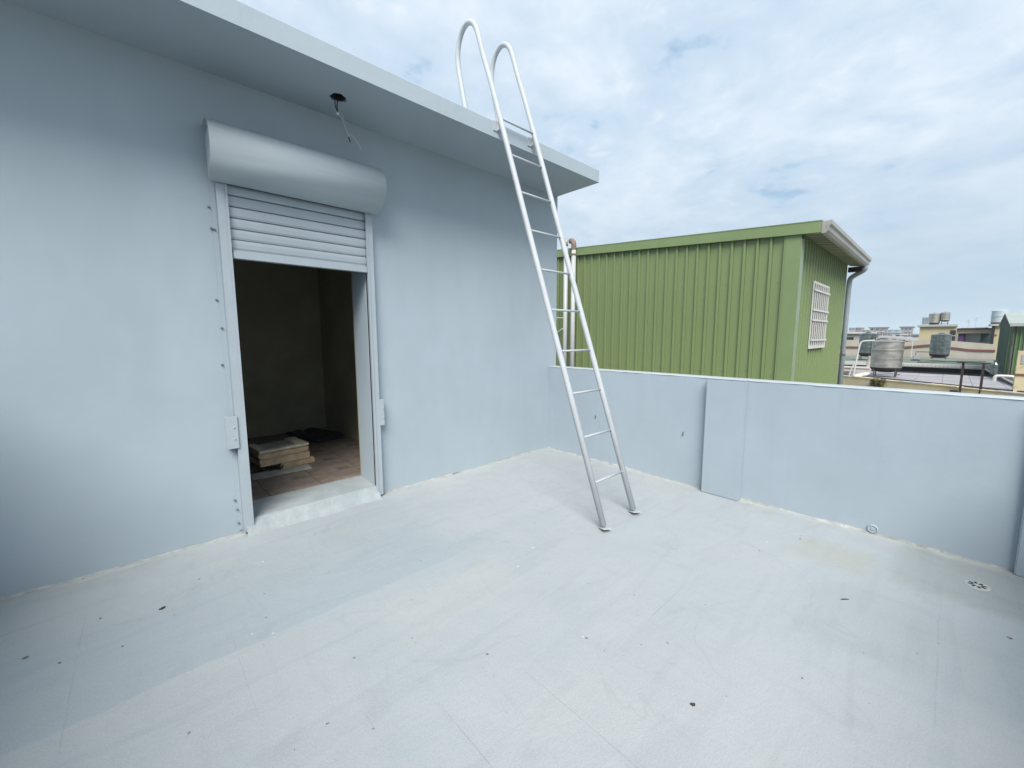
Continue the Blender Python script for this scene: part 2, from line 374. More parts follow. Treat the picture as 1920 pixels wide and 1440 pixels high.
# roof slab with the hole left by a lamp
HX, HY, HR = -2.815, -0.312, 0.060
bm = bmesh.new()
x0, x1, y0, y1 = WX0, WX1, -OV, 4.6
def q(*p): bm.faces.new([bm.verts.new(t) for t in p])
px0, px1, py0, py1 = HX-0.12, HX+0.12, HY-0.12, HY+0.12
for a in ((x0, px0, y0, y1), (px1, x1, y0, y1), (px0, px1, y0, py0), (px0, px1, py1, y1)):
    q((a[0], a[2], ZS), (a[0], a[3], ZS), (a[1], a[3], ZS), (a[1], a[2], ZS))
NS = 32
ci, sq = [], []
for k in range(NS):
    a = 2*math.pi*(k+0.5)/NS; wob = 1 + 0.07*math.sin(3*a+1) + 0.05*math.sin(7*a)
    ci.append((HX+HR*wob*math.cos(a), HY+HR*wob*math.sin(a)))
    s = 0.12/max(abs(math.cos(a)), abs(math.sin(a))); sq.append((HX+s*math.cos(a), HY+s*math.sin(a)))
corners = [(px1, py1), (px0, py1), (px0, py0), (px1, py0)]
for k in range(NS):
    k2 = (k+1) % NS
    A, B, D, E = sq[k], sq[k2], ci[k2], ci[k]
    if k % 8 == 3: q((*A, ZS), (*corners[k//8], ZS), (*B, ZS), (*D, ZS), (*E, ZS))
    else: q((*A, ZS), (*B, ZS), (*D, ZS), (*E, ZS))
    q((*E, ZS), (*D, ZS), (*D, ZS+0.09), (*E, ZS+0.09))
bm.faces.new([bm.verts.new((*p, ZS+0.09)) for p in ci])
# sides and top, top edge chamfered
c_ = 0.008
q((x0, y0, ZS), (x1, y0, ZS), (x1, y0, ZT-c_), (x0, y0, ZT-c_))
q((x1, y0, ZS), (x1, y1, ZS), (x1, y1, ZT-c_), (x1, y0, ZT-c_))
q((x0, y1, ZS), (x0, y0, ZS), (x0, y0, ZT-c_), (x0, y1, ZT-c_))
q((x1, y1, ZS), (x0, y1, ZS), (x0, y1, ZT-c_), (x1, y1, ZT-c_))
q((x0, y0, ZT-c_), (x1, y0, ZT-c_), (x1-c_, y0+c_, ZT), (x0, y0+c_, ZT))
q((x1, y0, ZT-c_), (x1, y1, ZT-c_), (x1-c_, y1, ZT), (x1-c_, y0+c_, ZT))
q((x0, y0+c_, ZT), (x1-c_, y0+c_, ZT), (x1-c_, y1, ZT), (x0, y1, ZT))
bmesh.ops.remove_doubles(bm, verts=bm.verts[:], dist=1e-5)
bmesh.ops.recalc_face_normals(bm, faces=bm.faces[:])
obj('roof_slab', bm, m_wall, house)
# inside of the hole
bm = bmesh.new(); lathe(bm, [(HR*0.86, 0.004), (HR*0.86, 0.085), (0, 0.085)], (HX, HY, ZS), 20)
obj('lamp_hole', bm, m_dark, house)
# threshold: a smeared concrete step
bm = bmesh.new()
nx, prof = 26, [(0.0, -0.125), (0.004, -0.112), (0.05, -0.075), (0.098, -0.040), (0.110, -0.028), (0.116, 0.12), (0.120, 0.345), (0.06, 0.345)]
rows = []
for i in range(nx+1):
    t = i/nx; xx = DX0-0.03 + (DX1-DX0+0.05)*t
    w = 0.012*math.sin(9*t) + random.uniform(-0.010, 0.010)
    rows.append([bm.verts.new((xx, y + (w if j in (0, 1) else w*0.5 if j in (2, 3) else 0), z + (random.uniform(-.004, .004) if 0 < j < 5 else 0))) for j, (z, y) in enumerate(prof)])
for a, b in zip(rows, rows[1:]):
    for j in range(len(prof)-1): bm.faces.new((a[j], b[j], b[j+1], a[j+1]))
for r_ in (3, 4, 6):
    for a, b in zip(rows, rows[1:]):
        e_ = bm.edges.get((a[r_], b[r_]))
        if e_: e_.smooth = False
bmesh.ops.recalc_face_normals(bm, faces=bm.faces[:])
obj('threshold', bm, m_step, house, smooth=True)
# room behind the door
bm = bmesh.new()
RX0, RX1, RY1, RZ1 = -6.0, -1.97, 3.06, 3.25
bx(bm, RX1, RX1+0.12, 0.30, RY1, 0.0, RZ1); bx(bm, RX0-0.12, RX0, 0.30, RY1, 0.0, RZ1)
bx(bm, RX0-0.12, RX1+0.12, RY1, RY1+0.12, 0.0, RZ1); bx(bm, RX0-0.12, RX1+0.12, 0.30, RY1+0.12, RZ1, RZ1+0.1)
bx(bm, RX0, DX0-0.002, 0.301, 0.325, 0.0, RZ1); bx(bm, DX1+0.002, RX1, 0.301, 0.325, 0.0, RZ1)
obj('room_wall', bm, m_inner, house)
rf = obj('room_floor', box(RX0, RX1, 0.30, RY1, 0.0, 0.094), m_grout, house)
# tile pieces share one mesh
tile_me = None
TS = 0.452
for i in range(6):
    for j in range(7):
        xa = -4.245+i*TS; ya = -0.185+j*TS
        if xa+TS > RX1+0.02: continue
        y_lo = max(ya, 0.345)
        if y_lo > ya+0.02:
            t = obj('tile', box(-TS/2+0.003, TS/2-0.003, y_lo-ya-TS/2, TS/2-0.003, 0, 0.006), m_tile, rf)
        else:
            if tile_me is None:
                bmt = box(-TS/2+0.003, TS/2-0.003, -TS/2+0.003, TS/2-0.003, 0, 0.006)
                tile_me = bpy.data.meshes.new('tile'); bmt.to_mesh(tile_me); bmt.free(); tile_me.materials.append(m_tile)
            t = link('tile', tile_me, None, rf)
        t.location = (xa+TS/2, ya+TS/2, 0.0942+random.uniform(0, .001))
# ---- roller shutter
sh = bpy.data.objects.new('roller_shutter', None); C.objects.link(sh); sh.parent = house
sx0, sx1 = -3.556, -2.528
def slat_bm(h):
    bm = bmesh.new()
    pf = [(-0.030, 0.002), (-0.036, h*0.2), (-0.038, h*0.6), (-0.036, h-0.012), (-0.031, h-0.006), (-0.020, h-0.005), (-0.016, h-0.001), (-0.012, h-0.001), (-0.012, 0.0), (-0.020, 0.0)]
    prism(bm, [(y, z) for y, z in pf], 'x', sx0, sx1); return bm
slat_z = [2.197, 2.2735, 2.3525, 2.432, 2.511, 2.590]
slat_me = None
for z in slat_z:
    if slat_me is None:
        bms = slat_bm(0.0785); slat_me = bpy.data.meshes.new('slat'); bms.to_mesh(slat_me); bms.free(); slat_me.materials.append(m_metal)
    s = link('slat', slat_me, None, sh); s.location = (0, 0, z)
bb = obj('bottom_bar', box(sx0+0.01, sx1-0.002, -0.058, -0.012, 2.132, 2.186), m_metal, sh, bevel=0.004)
obj('lip', box(sx0+0.02, sx1-0.012, -0.066, -0.058, 2.133, 2.147), m_metal, bb)
obj('bar_crest', box(sx0+0.012, sx1-0.006, -0.040, -0.016, 2.186, 2.197), m_metal, bb)
# guide rails with flange, lip, lock plate
for side, (a, b, ia, ib) in enumerate(((-3.618, -3.553, -3.568, -3.553), (-2.530, -2.468, -2.530, -2.515))):
    bm = bmesh.new()
    bx(bm, a, b, -0.064, -0.060, 0.02, 2.665)            # outer face
    if side == 0: bx(bm, a, a+0.004, -0.0598, -0.001, 0.02, 2.665); bx(bm, b-0.004, b, -0.0598, -0.048, 0.02, 2.665)
    else: bx(bm, b-0.004, b, -0.0598, -0.001, 0.02, 2.665); bx(bm, a, a+0.004, -0.0598, -0.044, 0.02, 2.665)
    bx(bm, ia, ib, -0.0705, -0.0642, 0.025, 2.660)         # raised inner lip
    r_ = obj('guide_rail', bm, m_metal, sh)
    obj('groove_shade', box(a+0.008, b-0.008, -0.0415, -0.002, 0.02, 2.660), m_dark, r_)  # black core put in as the shade inside the rail channel
    fx0, fx1 = ((a-0.030, a-0.001) if side == 0 else (b+0.001, b+0.016))
    obj('flange', box(fx0, fx1, -0.0085, -0.001, 0.03, 2.655), m_wall, r_)
    lx0, lx1 = ((-3.684, -3.606) if side == 0 else (-2.476, -2.428))
    lp = obj('lock_plate', box(lx0, lx1, -0.076, -0.0655 if side == 0 else -0.03, 0.705, 0.955), m_metal, r_, bevel=0.003)
    bm = bmesh.new(); bx(bm, lx0+0.004, lx0+0.012, -0.0655, -0.001, 0.71, 0.95)
    obj('lock_plate_side', bm, m_metal, r_)
    for z in (0.78, 0.87):
        bm = bmesh.new(); lathe(bm, [(0.007, 0), (0.007, 0.003), (0.004, 0.006), (0, 0.006)], seg=10)
        bmesh.ops.rotate(bm, verts=bm.verts[:], cent=(0, 0, 0), matrix=Matrix.Rotation(R(90), 3, 'X'))
        bmesh.ops.translate(bm, verts=bm.verts[:], vec=((lx0+lx1)/2+0.012, -0.076, z)); obj('screw', bm, m_metal, r_)
# screws left in the flange edges
scr_me = None
for (x, z) in ((-3.662, 2.484), (-3.658, 2.335), (-3.641, 2.33), (-3.664, 1.826), (-3.647, 1.62), (-3.664, 1.346), (-3.660, 0.285), (-3.650, 0.205), (-3.648, 0.093),
               (-2.447, 2.36), (-2.452, 2.13), (-2.447, 1.78), (-2.450, 1.58), (-2.447, 1.33), (-2.450, 1.25), (-2.447, 0.36)):
    if scr_me is None:
        bm = bmesh.new(); lathe(bm, [(0.009, 0), (0.009, 0.004), (0.005, 0.012), (0, 0.012)], seg=8)
        bmesh.ops.rotate(bm, verts=bm.verts[:], cent=(0, 0, 0), matrix=Matrix.Rotation(R(90), 3, 'X'))
        scr_me = bpy.data.meshes.new('screw'); bm.to_mesh(scr_me); bm.free(); scr_me.materials.append(m_screw)
    s = link('screw', scr_me, None, sh); s.location = (x, -0.0005 if x < -3.66 or x > -2.4515 and x > -2.449 else -0.0085, z)
# cover: curled sheet
cx0, cx1 = -3.661, -2.424
pf = [(-0.002, 3.040), (-0.07, 3.052), (-0.13, 3.040), (-0.185, 3.012), (-0.228, 2.970), (-0.258, 2.918), (-0.272, 2.862), (-0.270, 2.806), (-0.250, 2.755),
      (-0.215, 2.712), (-0.170, 2.683), (-0.12, 2.660), (-0.08, 2.648)]
pf = [(u*1.05, w) for u, w in pf]
def smooth_pts(p, n=3):
    P = [Vector(a) for a in p]
    for _ in range(n):
        Q = [P[0]]
        for a, b in zip(P, P[1:]): Q += [a*0.75+b*0.25, a*0.25+b*0.75]
        P = Q + [P[-1]]
    return P
pp = smooth_pts(pf, 2)
bm = bmesh.new()
th = 0.0035
inner = []
for i, p in enumerate(pp):
    t = (pp[min(i+1, len(pp)-1)] - pp[max(i-1, 0)]).normalized()
    inner.append(p + Vector((t.y*-1, t.x))*th)   # towards the inside
loop = [(p.x, p.y) for p in pp] + [(p.x, p.y) for p in reversed(inner)]
A = [bm.verts.new((cx0, u, w)) for u, w in loop]; B = [bm.verts.new((cx1, u, w)) for u, w in loop]
n = len(loop)
for i in range(n):
    f = bm.faces.new((A[i], A[(i+1) % n], B[(i+1) % n], B[i])); f.smooth = True
h = len(pp)
for L, rev in ((A, 1), (B, 0)):
    for i in range(h-1):
        bm.faces.new((L[i], L[i+1], L[n-2-i], L[n-1-i]))
bmesh.ops.recalc_face_normals(bm, faces=bm.faces[:])
cov = obj('shutter_cover', bm, m_cover, sh)
for p in cov.data.polygons: p.use_smooth = len(p.vertices) == 4 and abs(p.normal.x) < 0.5
for xa, xb in ((cx0+0.004, cx0+0.008), (cx1-0.008, cx1-0.004)):
    bm = bmesh.new()
    cap = [(p.x, p.y) for p in inner if p.y < 2.965]
    top = max(cap, key=lambda c: c[1])
    prism(bm, [(-0.004, 2.945)] + [(u+0.002, w) for u, w in cap] , 'x', xa, xb)
    obj('end_cap', bm, m_wall, cov)
bm = bmesh.new(); tube(bm, [(sx0-0.02, -0.13, 2.85), (sx1+0.02, -0.13, 2.85)], 0.085, 16); obj('roller', bm, m_metal, sh, smooth=False)

# ---- light wires hanging from the hole
wr = empty('hanging_wire', (HX, HY, ZS), 'bare electric wires dangling from the dark lamp hole under the eave', 'wire')
def wobj(name, pts, r, m_):
    bm = bmesh.new(); tube(bm, [tuple(Vector(p)-Vector((HX, HY, ZS))) for p in smooth_pts(pts, 2)], r*0.8, 6); return obj(name, bm, m_, wr, smooth=True)
wobj('cable', [(HX-0.025, HY, ZS+0.07), (-2.842, -0.312, 3.36), (-2.838, -0.312, 3.325), (-2.825, -0.312, 3.30)], 0.0045, m_cable)
wobj('cable', [(HX+0.01, HY, ZS+0.07), (-2.822, -0.31, 3.37), (-2.828, -0.31, 3.33), (-2.820, -0.31, 3.29)], 0.0055, m_cable)
wobj('wire_strand', [(-2.822, -0.308, 3.29), (-2.795, -0.306, 3.27), (-2.765, -0.30, 3.215), (-2.742, -0.30, 3.155), (-2.738, -0.30, 3.135)], 0.0032, m_wire)
wobj('wire_strand', [(-2.800, -0.31, 3.31), (-2.79, -0.315, 3.28), (-2.768, -0.318, 3.235)], 0.0022, m_wire)
wobj('wire_strand', [(-2.742, -0.30, 3.165), (-2.710, -0.31, 3.160), (-2.680, -0.315, 3.12), (-2.650, -0.318, 3.07)], 0.0028, m_wire)
wobj('wire_end', [(-2.742, -0.30, 3.142), (-2.736, -0.30, 3.125), (-2.730, -0.30, 3.108)], 0.006, m_cable)
bm = bmesh.new(); bmesh.ops.create_icosphere(bm, subdivisions=2, radius=0.012); bmesh.ops.translate(bm, verts=bm.verts[:], vec=(-2.826-HX, -0.314-HY, 3.285-ZS)); obj('wire_cap', bm, m_wire, wr, smooth=True)

# ---- things on the room floor: stacked old boards
def slab_piece(name, label, cx, cy, z, w, dpt, h, rz, m_, group='old boards stacked on the room floor', cut=None):
    o = empty(name, (cx, cy, z), label, 'board', group, rz)
    bm = bmesh.new(); bx(bm, -w/2, w/2, -dpt/2, dpt/2, 0, h)
    for v_ in bm.verts: v_.co += Vector((random.uniform(-.012, .012), random.uniform(-.012, .012), random.uniform(-.002, .002)))
    obj('core', bm, m_paper2, o, bevel=0.004)
    bm = bmesh.new(); bx(bm, -w/2+0.01, w/2-0.012, -dpt/2+0.012, dpt/2-0.012, h+0.003, h+0.009); obj('face_sheet', bm, m_, o)
    return o
zb = 0.1012
slab_piece('board', 'lowest short board of the stack on the tiled room floor', -2.90, 1.34, zb, 0.36, 0.30, 0.055, R(6), m_paper)
slab_piece('board', 'thick tan board in the middle of the stack inside the doorway', -3.03, 1.385, zb+0.066, 0.50, 0.42, 0.078, R(5), m_paper)
slab_piece('board', 'upper thick board of the stack, just below the open frame', -3.04, 1.39, zb+0.156, 0.50, 0.44, 0.055, R(3), m_paper)
fr = empty('open_tray', (-3.035, 1.385, zb+0.222), 'pale three-sided frame lying on top of the stacked boards', 'tray', None, R(5))
for nm, a in (('side_strip', (-0.25, -0.17, -0.15, 0.21, 0, 0.022)), ('side_strip', (0.13, 0.25, -0.15, 0.21, 0, 0.024)), ('front_strip', (-0.255, 0.248, -0.225, -0.152, 0, 0.025))):
    obj(nm, box(*a), m_paper, fr, bevel=0.003)
obj('panel_sheet', box(-0.165, 0.125, -0.145, 0.20, 0, 0.006), m_sheet, fr)
bm = bmesh.new()
bx(bm, -0.29, 0.27, -0.10, 0.10, 0, 0.004)
s = obj('loose_sheet', bm, m_sheet); s.location = (-3.07, 1.09, zb); s.rotation_euler = (0, 0, R(-3)); tag(s, 'flat pale sheet lying on tiles in front of the stacked boards', 'sheet')
bm = bmesh.new()
for k in range(5):
    pts = [(-3.34+0.05*k+random.uniform(-.05, .05), 1.22+random.uniform(-.06, .06), zb+0.012)]
    for _ in range(6): pts.append((pts[-1][0]+random.uniform(-.03, .07), pts[-1][1]+random.uniform(-.06, .05), zb+random.uniform(0.008, 0.05)))
    tube(bm, smooth_pts(pts, 2), 0.007, 6)
tag(obj('tangled_cable', bm, m_cable), 'tangle of black cable beside the foot of the stacked boards', 'cable')
bm = bmesh.new(); bx(bm, -0.20, 0.20, -0.42, 0.42, 0, 0.05)
for v_ in bm.verts: v_.co += Vector((random.uniform(-.03, .03), random.uniform(-.03, .03), random.uniform(-.015, .02)))
bmesh.ops.subdivide_edges(bm, edges=bm.edges[:], cuts=4, use_grid_fill=True)
for v_ in bm.verts:
    if v_.co.z > 0.02: v_.co.z += random.uniform(-.015, .02)
s = obj('dark_mat', bm, m_dark, bevel=0); s.location = (-2.30, 2.50, zb); s.rotation_euler = (0, 0, R(12))
tag(s, 'dark crumpled mat lying in the far corner of the dim room', 'mat')

# ================================================================== parapet
PH = 1.1464
par = empty('parapet_wall', (0, 0, 0), 'low pale blue-grey parapet wall with a shallow pier along the terrace edge', 'wall')
bm = bmesh.new(); bx(bm, 0.0, 0.151, -4.75, -0.001, -0.30, PH-0.006); obj('wall_body', bm, m_par, par)
bm = bmesh.new(); rows = []
for i in range(61):
    y = -0.001-4.749*i/60; e = [random.uniform(-.0022, .0022) for _ in range(4)]
    rows.append([bm.verts.new(p) for p in ((-0.004+e[0], y, PH-0.0085+e[1]), (-0.001+e[0], y, PH-0.001+e[2]*.6), (0.010, y, PH+e[3]*.5), (0.145, y, PH), (0.153, y, PH-0.006), (0.149, y, PH-0.02))])
for a, b in zip(rows, rows[1:]):
    for k in range(5): bm.faces.new((a[k], b[k], b[k+1], a[k+1]))
bmesh.ops.recalc_face_normals(bm, faces=bm.faces[:])
obj('coping', bm, m_cop, par, smooth=True)
bm = bmesh.new(); bx(bm, -0.090, -0.0005, -2.480, -2.140, 0.0, PH-0.004); obj('pier', bm, m_par, par, bevel=0.006)
bm = bmesh.new(); bx(bm, -0.089, -0.0035, -2.479, -2.141, PH-0.0038, PH-0.0005); obj('pier_cap', bm, m_cop, par)
bm = bmesh.new(); lathe(bm, [(0.034, 0), (0.034, 0.006), (0.028, 0.012), (0.026, 0.007), (0.012, 0.006), (0.010, 0.012), (0, 0.012)], seg=20)
bmesh.ops.rotate(bm, verts=bm.verts[:], cent=(0, 0, 0), matrix=Matrix.Rotation(R(-90), 3, 'Y'))
bmesh.ops.translate(bm, verts=bm.verts[:], vec=(-0.0005, -3.425, 0.045)); obj('pipe_cap', bm, m_par, par)
for (y, z) in ((-0.794, 0.565), (-1.897, 0.542)):
    bm = bmesh.new(); bx(bm, -0.008, -0.0005, y-0.006, y+0.006, z-0.02, z+0.012); bx(bm, -0.018, -0.0082, y-0.0035, y+0.0035, z-0.014, z-0.002)
    obj('wall_anchor', bm, m_screw, par)
par2 = empty('parapet_return', (0, 0, 0), 'pale blue-grey return wall closing the terrace at the near end', 'wall')
bm = bmesh.new(); bx(bm, -5.45, -0.001, -4.75, -4.60, -0.30, PH); obj('wall_body', bm, m_par, par2)
bm = bmesh.new(); bx(bm, -0.055, -0.0005, -4.5995, -4.125, 0.0, PH-0.006); obj('pier', bm, m_par, par2, bevel=0.005)
par3 = empty('side_parapet', (0, 0, 0), 'pale blue-grey parapet beside the door end of the terrace', 'wall')
bm = bmesh.new(); bx(bm, -5.45, -5.30, -4.599, -0.001, -0.30, PH+0.55); obj('wall_body', bm, m_par, par3)

# irregular fillet of filler along the foot of the walls
def fillet(name, parent, a, b, wall_n):
    a, b, wn = Vector(a), Vector(b), Vector(wall_n); n = int((b-a).length/0.03); bm = bmesh.new(); rows = []
    w = h = 0.012
    for i in range(n+1):
        p = a+(b-a)*i/n
        w = min(0.030, max(0.004, w+random.uniform(-.006, .006))); h = min(0.022, max(0.003, h+random.uniform(-.004, .004)))
        rows.append([bm.verts.new(p+Vector((0, 0, h))), bm.verts.new(p+wn*w*0.35+Vector((0, 0, h*0.45))), bm.verts.new(p+wn*w+Vector((0, 0, 0.0006)))])
    for r0, r1 in zip(rows, rows[1:]):
        for k in range(2): bm.faces.new((r0[k], r0[k+1], r1[k+1], r1[k]))
    bmesh.ops.recalc_face_normals(bm, faces=bm.faces[:])
    return obj(name, bm, m_filler, parent, smooth=True)
fillet('wall_fillet', house, (-5.29, -0.0006, 0), (-3.62, -0.0006, 0), (0, -1, 0))
fillet('wall_fillet', house, (-2.47, -0.0006, 0), (-0.001, -0.0006, 0), (0, -1, 0))
fillet('wall_fillet', par, (-0.0006, -0.002, 0), (-0.0006, -2.139, 0), (-1, 0, 0))
fillet('wall_fillet', par, (-0.0006, -2.481, 0), (-0.0006, -4.12, 0), (-1, 0, 0))

# ================================================================== ladder
lad = empty('roof_ladder', (-1.255, -1.94, 0), 'white steel tube ladder with hooped handrails leaning against the roof edge', 'ladder')
L0 = Vector((-1.255, -1.94, 0))
def on_slope(z): return -1.9525 + 0.3494*z
PEAK = [(-0.459, 4.232), (-0.402, 4.405), (-0.352, 4.535), (-0.285, 4.612), (-0.205, 4.640), (-0.125, 4.605), (-0.072, 4.53), (-0.045, 4.43), (-0.052, 4.32), (-0.085, 4.18)]
def hoop_pts(x):
    P = [(x, on_slope(0.035), 0.035), (x, on_slope(1.2), 1.2), (x, on_slope(2.4), 2.4), (x, on_slope(3.5), 3.5), (x, on_slope(3.95), 3.95)]
    arc = [(x, y-0.01, z-0.02) for y, z in PEAK]
    tail = [(x, -0.135, 4.0), (x, -0.20, 3.75), (x, -0.245, ZT-0.005)]
    return P + arc + tail
for x in (-1.482, -1.030):
    bm = bmesh.new(); P = hoop_pts(x)
    head = P[:4]; rest = [tuple(p) for p in smooth_pts(P[3:], 2)]
    tube(bm, [tuple(Vector(p)-L0) for p in head[:-1]+rest], 0.0252, 14)
    st = obj('stile', bm, m_ladder, lad, smooth=True)
    # foot plate, rocked up at the front
    bm = bmesh.new(); bx(bm, -0.035, 0.035, -0.055, 0.045, -0.003, 0.003)
    bmesh.ops.rotate(bm, verts=bm.verts[:], cent=(0, 0, 0), matrix=Matrix.Rotation(R(-16), 3, 'X'))
    bmesh.ops.rotate(bm, verts=bm.verts[:], cent=(0, 0, 0), matrix=Matrix.Rotation(R(-30), 3, 'Z'))
    bmesh.ops.translate(bm, verts=bm.verts[:], vec=Vector((x, on_slope(0.018)-0.005, 0.019))-L0)
    obj('foot_plate', bm, m_ladder, lad)
    # bracket to the roof edge
    bm = bmesh.new()
    bz = 3.508; by = on_slope(bz)
    bx(bm, x-0.004, x+0.004, by+0.012, -OV-0.006, bz-0.04, bz+0.036)
    bx(bm, x-0.045, x+0.030, -OV-0.0075, -OV-0.0005, bz-0.048, bz+0.036)
    bmesh.ops.translate(bm, verts=bm.verts[:], vec=-L0)
    obj('bracket', bm, m_ladder, lad)
rung_me = None
for k in range(10):
    z = 3.565-0.3566*k
    if rung_me is None:
        bm = bmesh.new(); tube(bm, [(-0.205, 0, 0), (0.205, 0, 0)], 0.0098, 10); tube(bm, [(-0.208, 0, 0), (-0.196, 0, 0)], 0.0135, 8); tube(bm, [(0.196, 0, 0), (0.208, 0, 0)], 0.0135, 8)
        rung_me = bpy.data.meshes.new('rung'); bm.to_mesh(rung_me); bm.free(); rung_me.materials.append(m_rung)
        for p in rung_me.polygons: p.use_smooth = len(p.vertices) == 4
    r_ = link('rung', rung_me, None, lad); r_.location = Vector((-1.256, on_slope(z), z)) - L0

# ================================================================== floor drain and litter
dr = empty('floor_drain', (-0.40, -3.957, 0), 'small round floor drain with dark slots near the parapet foot', 'drain')
bm = bmesh.new(); lathe(bm, [(0.058, 0.0005), (0.054, 0.004), (0, 0.004)], seg=28); obj('drain_plate', bm, m_floor, dr)
for k in range(8):
    a = 2*math.pi*k/8+0.2
    bm = bmesh.new(); bx(bm, 0.018, 0.040, -0.006, 0.006, 0.0042, 0.0056); bmesh.ops.rotate(bm, verts=bm.verts[:], cent=(0, 0, 0), matrix=Matrix.Rotation(a, 3, 'Z')); obj('slot', bm, m_dark, dr)
def flake(bm, x, y, r, ar, rz, zh=0.002, n=7):
    top = []; bot = []
    for k in range(n):
        a = 2*math.pi*k/n; rr = r*random.uniform(0.7, 1.2)
        px, py = rr*math.cos(a), rr*math.sin(a)*ar
        X, Y = x+px*math.cos(rz)-py*math.sin(rz), y+px*math.sin(rz)+py*math.cos(rz)
        bot.append(bm.verts.new((X, Y, 0.0004))); top.append(bm.verts.new((X, Y, zh*random.uniform(0.6, 1.6))))
    bm.faces.new(top); bm.faces.new(bot[::-1])
    for k in range(n): bm.faces.new((bot[k], bot[(k+1) % n], top[(k+1) % n], top[k]))
def single(name, label, cat, x, y, r, ar, rz, m_, zh=0.003, group=None):
    bm = bmesh.new(); flake(bm, 0, 0, r, ar, rz, zh, 9); o = obj(name, bm, m_); o.location = (x, y, 0); tag(o, label, cat, group)
single('dry_leaf', 'dark curled dry leaf on the floor below the door side wall', 'leaf', -4.137, -0.761, 0.016, 0.7, 0.6, m_leaf, 0.006)
single('dry_twig', 'thin dark twig on the floor towards the parapet', 'twig', -1.172, -3.419, 0.026, 0.14, -0.72, m_leaf, 0.004)
single('dry_leaf', 'tiny dark folded leaf alone on the open floor near the camera', 'leaf', -2.521, -3.103, 0.011, 0.55, 2.1, m_leaf, 0.006)
bm = bmesh.new()
for (x, y, r) in ((-4.518, -0.939, .008), (-4.395, -0.635, .007), (-3.718, -1.255, .006), (-0.946, -4.05, .010), (-2.266, -2.867, .005), (-3.471, -1.874, .007), (-3.556, -2.282, .006),
                  (-4.096, -1.803, .007), (-3.682, -2.135, .007), (-2.022, -3.384, .005), (-2.983, -2.298, .008), (-0.51, -3.06, .006), (-0.669, -1.566, .006), (-0.929, -2.902, .006), (-4.646, -0.779, .012),
                  (-2.54, -2.565, .008), (-4.30, -1.0, .006), (-3.95, -0.55, .006), (-3.2, -1.95, .005), (-1.0, -0.06, .008), (-0.04, -0.05, .010), (-4.5, -0.03, .008)):
    flake(bm, x, y, r, random.uniform(0.35, 0.8), random.uniform(0, 3), 0.003)
for _ in range(110):
    flake(bm, random.uniform(-4.9, -0.1), random.uniform(-3.9, -0.05), random.uniform(.0015, .0042), random.uniform(0.4, 1), random.uniform(0, 3), 0.002, 5)
o = obj('debris', bm, m_debris); o['kind'] = 'stuff'
bm = bmesh.new()
for (x, y, r) in ((-3.60, -0.60, .008), (-3.72, -1.42, .009), (-3.80, -1.35, .006), (-2.10, -1.75, .012), (-2.545, -2.545, .007), (-2.35, -1.85, .008), (-1.35, -2.5, .006), (-0.75, -2.9, .008)):
    flake(bm, x, y, r, random.uniform(0.4, 0.8), random.uniform(0, 3), 0.002)
for _ in range(60):
    flake(bm, random.uniform(-4.6, -0.1), random.choice((random.uniform(-3.6, -0.05), random.uniform(-0.3, -0.03))), random.uniform(.0015, .004), random.uniform(0.4, 1), random.uniform(0, 3), 0.002, 5)
o = obj('debris', bm, m_fleck); o.name = 'paint_crumbs'; o['kind'] = 'stuff'

# ================================================================== neighbour terrace (mostly hidden below the parapet)
struct(obj('neighbour_terrace', box(0.30, 7.4, -4.3, 6.0, -0.60, -0.35), m_pale))

# ================================================================== green corrugated house
gh = empty('green_house', (0, 0, 0), 'green corrugated metal rooftop house with a barred window and pale gutter', 'house')
GX, GY, GXE, GYE = 3.0, -2.13, 6.95, 4.6
def fz(y): return 2.972 + 0.0708*(y+2.37)
body = obj('inner_wall', box(GX+0.03, GXE-0.02, GY+0.03, GYE, -0.34, 2.9), m_green, gh)
PW = 0.1815
def panel_bm(h):
    bm = bmesh.new()
    pf = [(0.0, 0.0), (-0.032, 0.006), (-0.032, 0.034), (0.0, 0.040), (0.0, PW-0.004), (0.005, PW-0.004), (0.005, 0.0)]
    prism(bm, pf, 'z', 0, h); return bm
k = 0
y = -1.975
while y + PW < GYE:
    h = fz(y) + 0.03 + 0.34
    p = obj('wall_panel', panel_bm(h), m_green, gh); p.location = (GX, y, -0.34); y += PW
pm = None
x = GX+0.13
bmp = bmesh.new()
pf = [(u, -v) for v, u in [(0.0, 0.0), (-0.022, 0.006), (-0.022, 0.034), (0.0, 0.040), (0.0, PW-0.004), (0.005, PW-0.004), (0.005, 0.0)]]
pf = [(u, -w) for u, w in pf]
prism(bmp, pf, 'z', 0, 3.40); pm = bpy.data.meshes.new('wall_panel'); bmp.to_mesh(pm); bmp.free(); pm.materials.append(m_green)
while x + PW <= GXE+0.01:
    p = link('wall_panel', pm, None, gh); p.location = (x, GY, -0.34); x += PW
obj('corner_trim', box(GX-0.036, GX-0.033, GY-0.027, -1.965, -0.34, fz(-2.0)+0.01), m_green2, gh)
obj('corner_trim', box(GX-0.036, GX+0.14, GY-0.0305, GY-0.0275, -0.34, 2.94), m_trim_pale, gh)
# screws on the ribs
bm = bmesh.new()
for kk in range(0, 22, 2):
    for z in (0.95, 2.35):
        yy = -1.975 + kk*PW + 0.08; a = 0.008
        bx(bm, GX-0.005, GX-0.0005, yy-a, yy+a, z-a+0.03*(kk % 3), z+a+0.03*(kk % 3))
o = obj('screw', bm, m_screw, gh); o['kind'] = 'stuff'
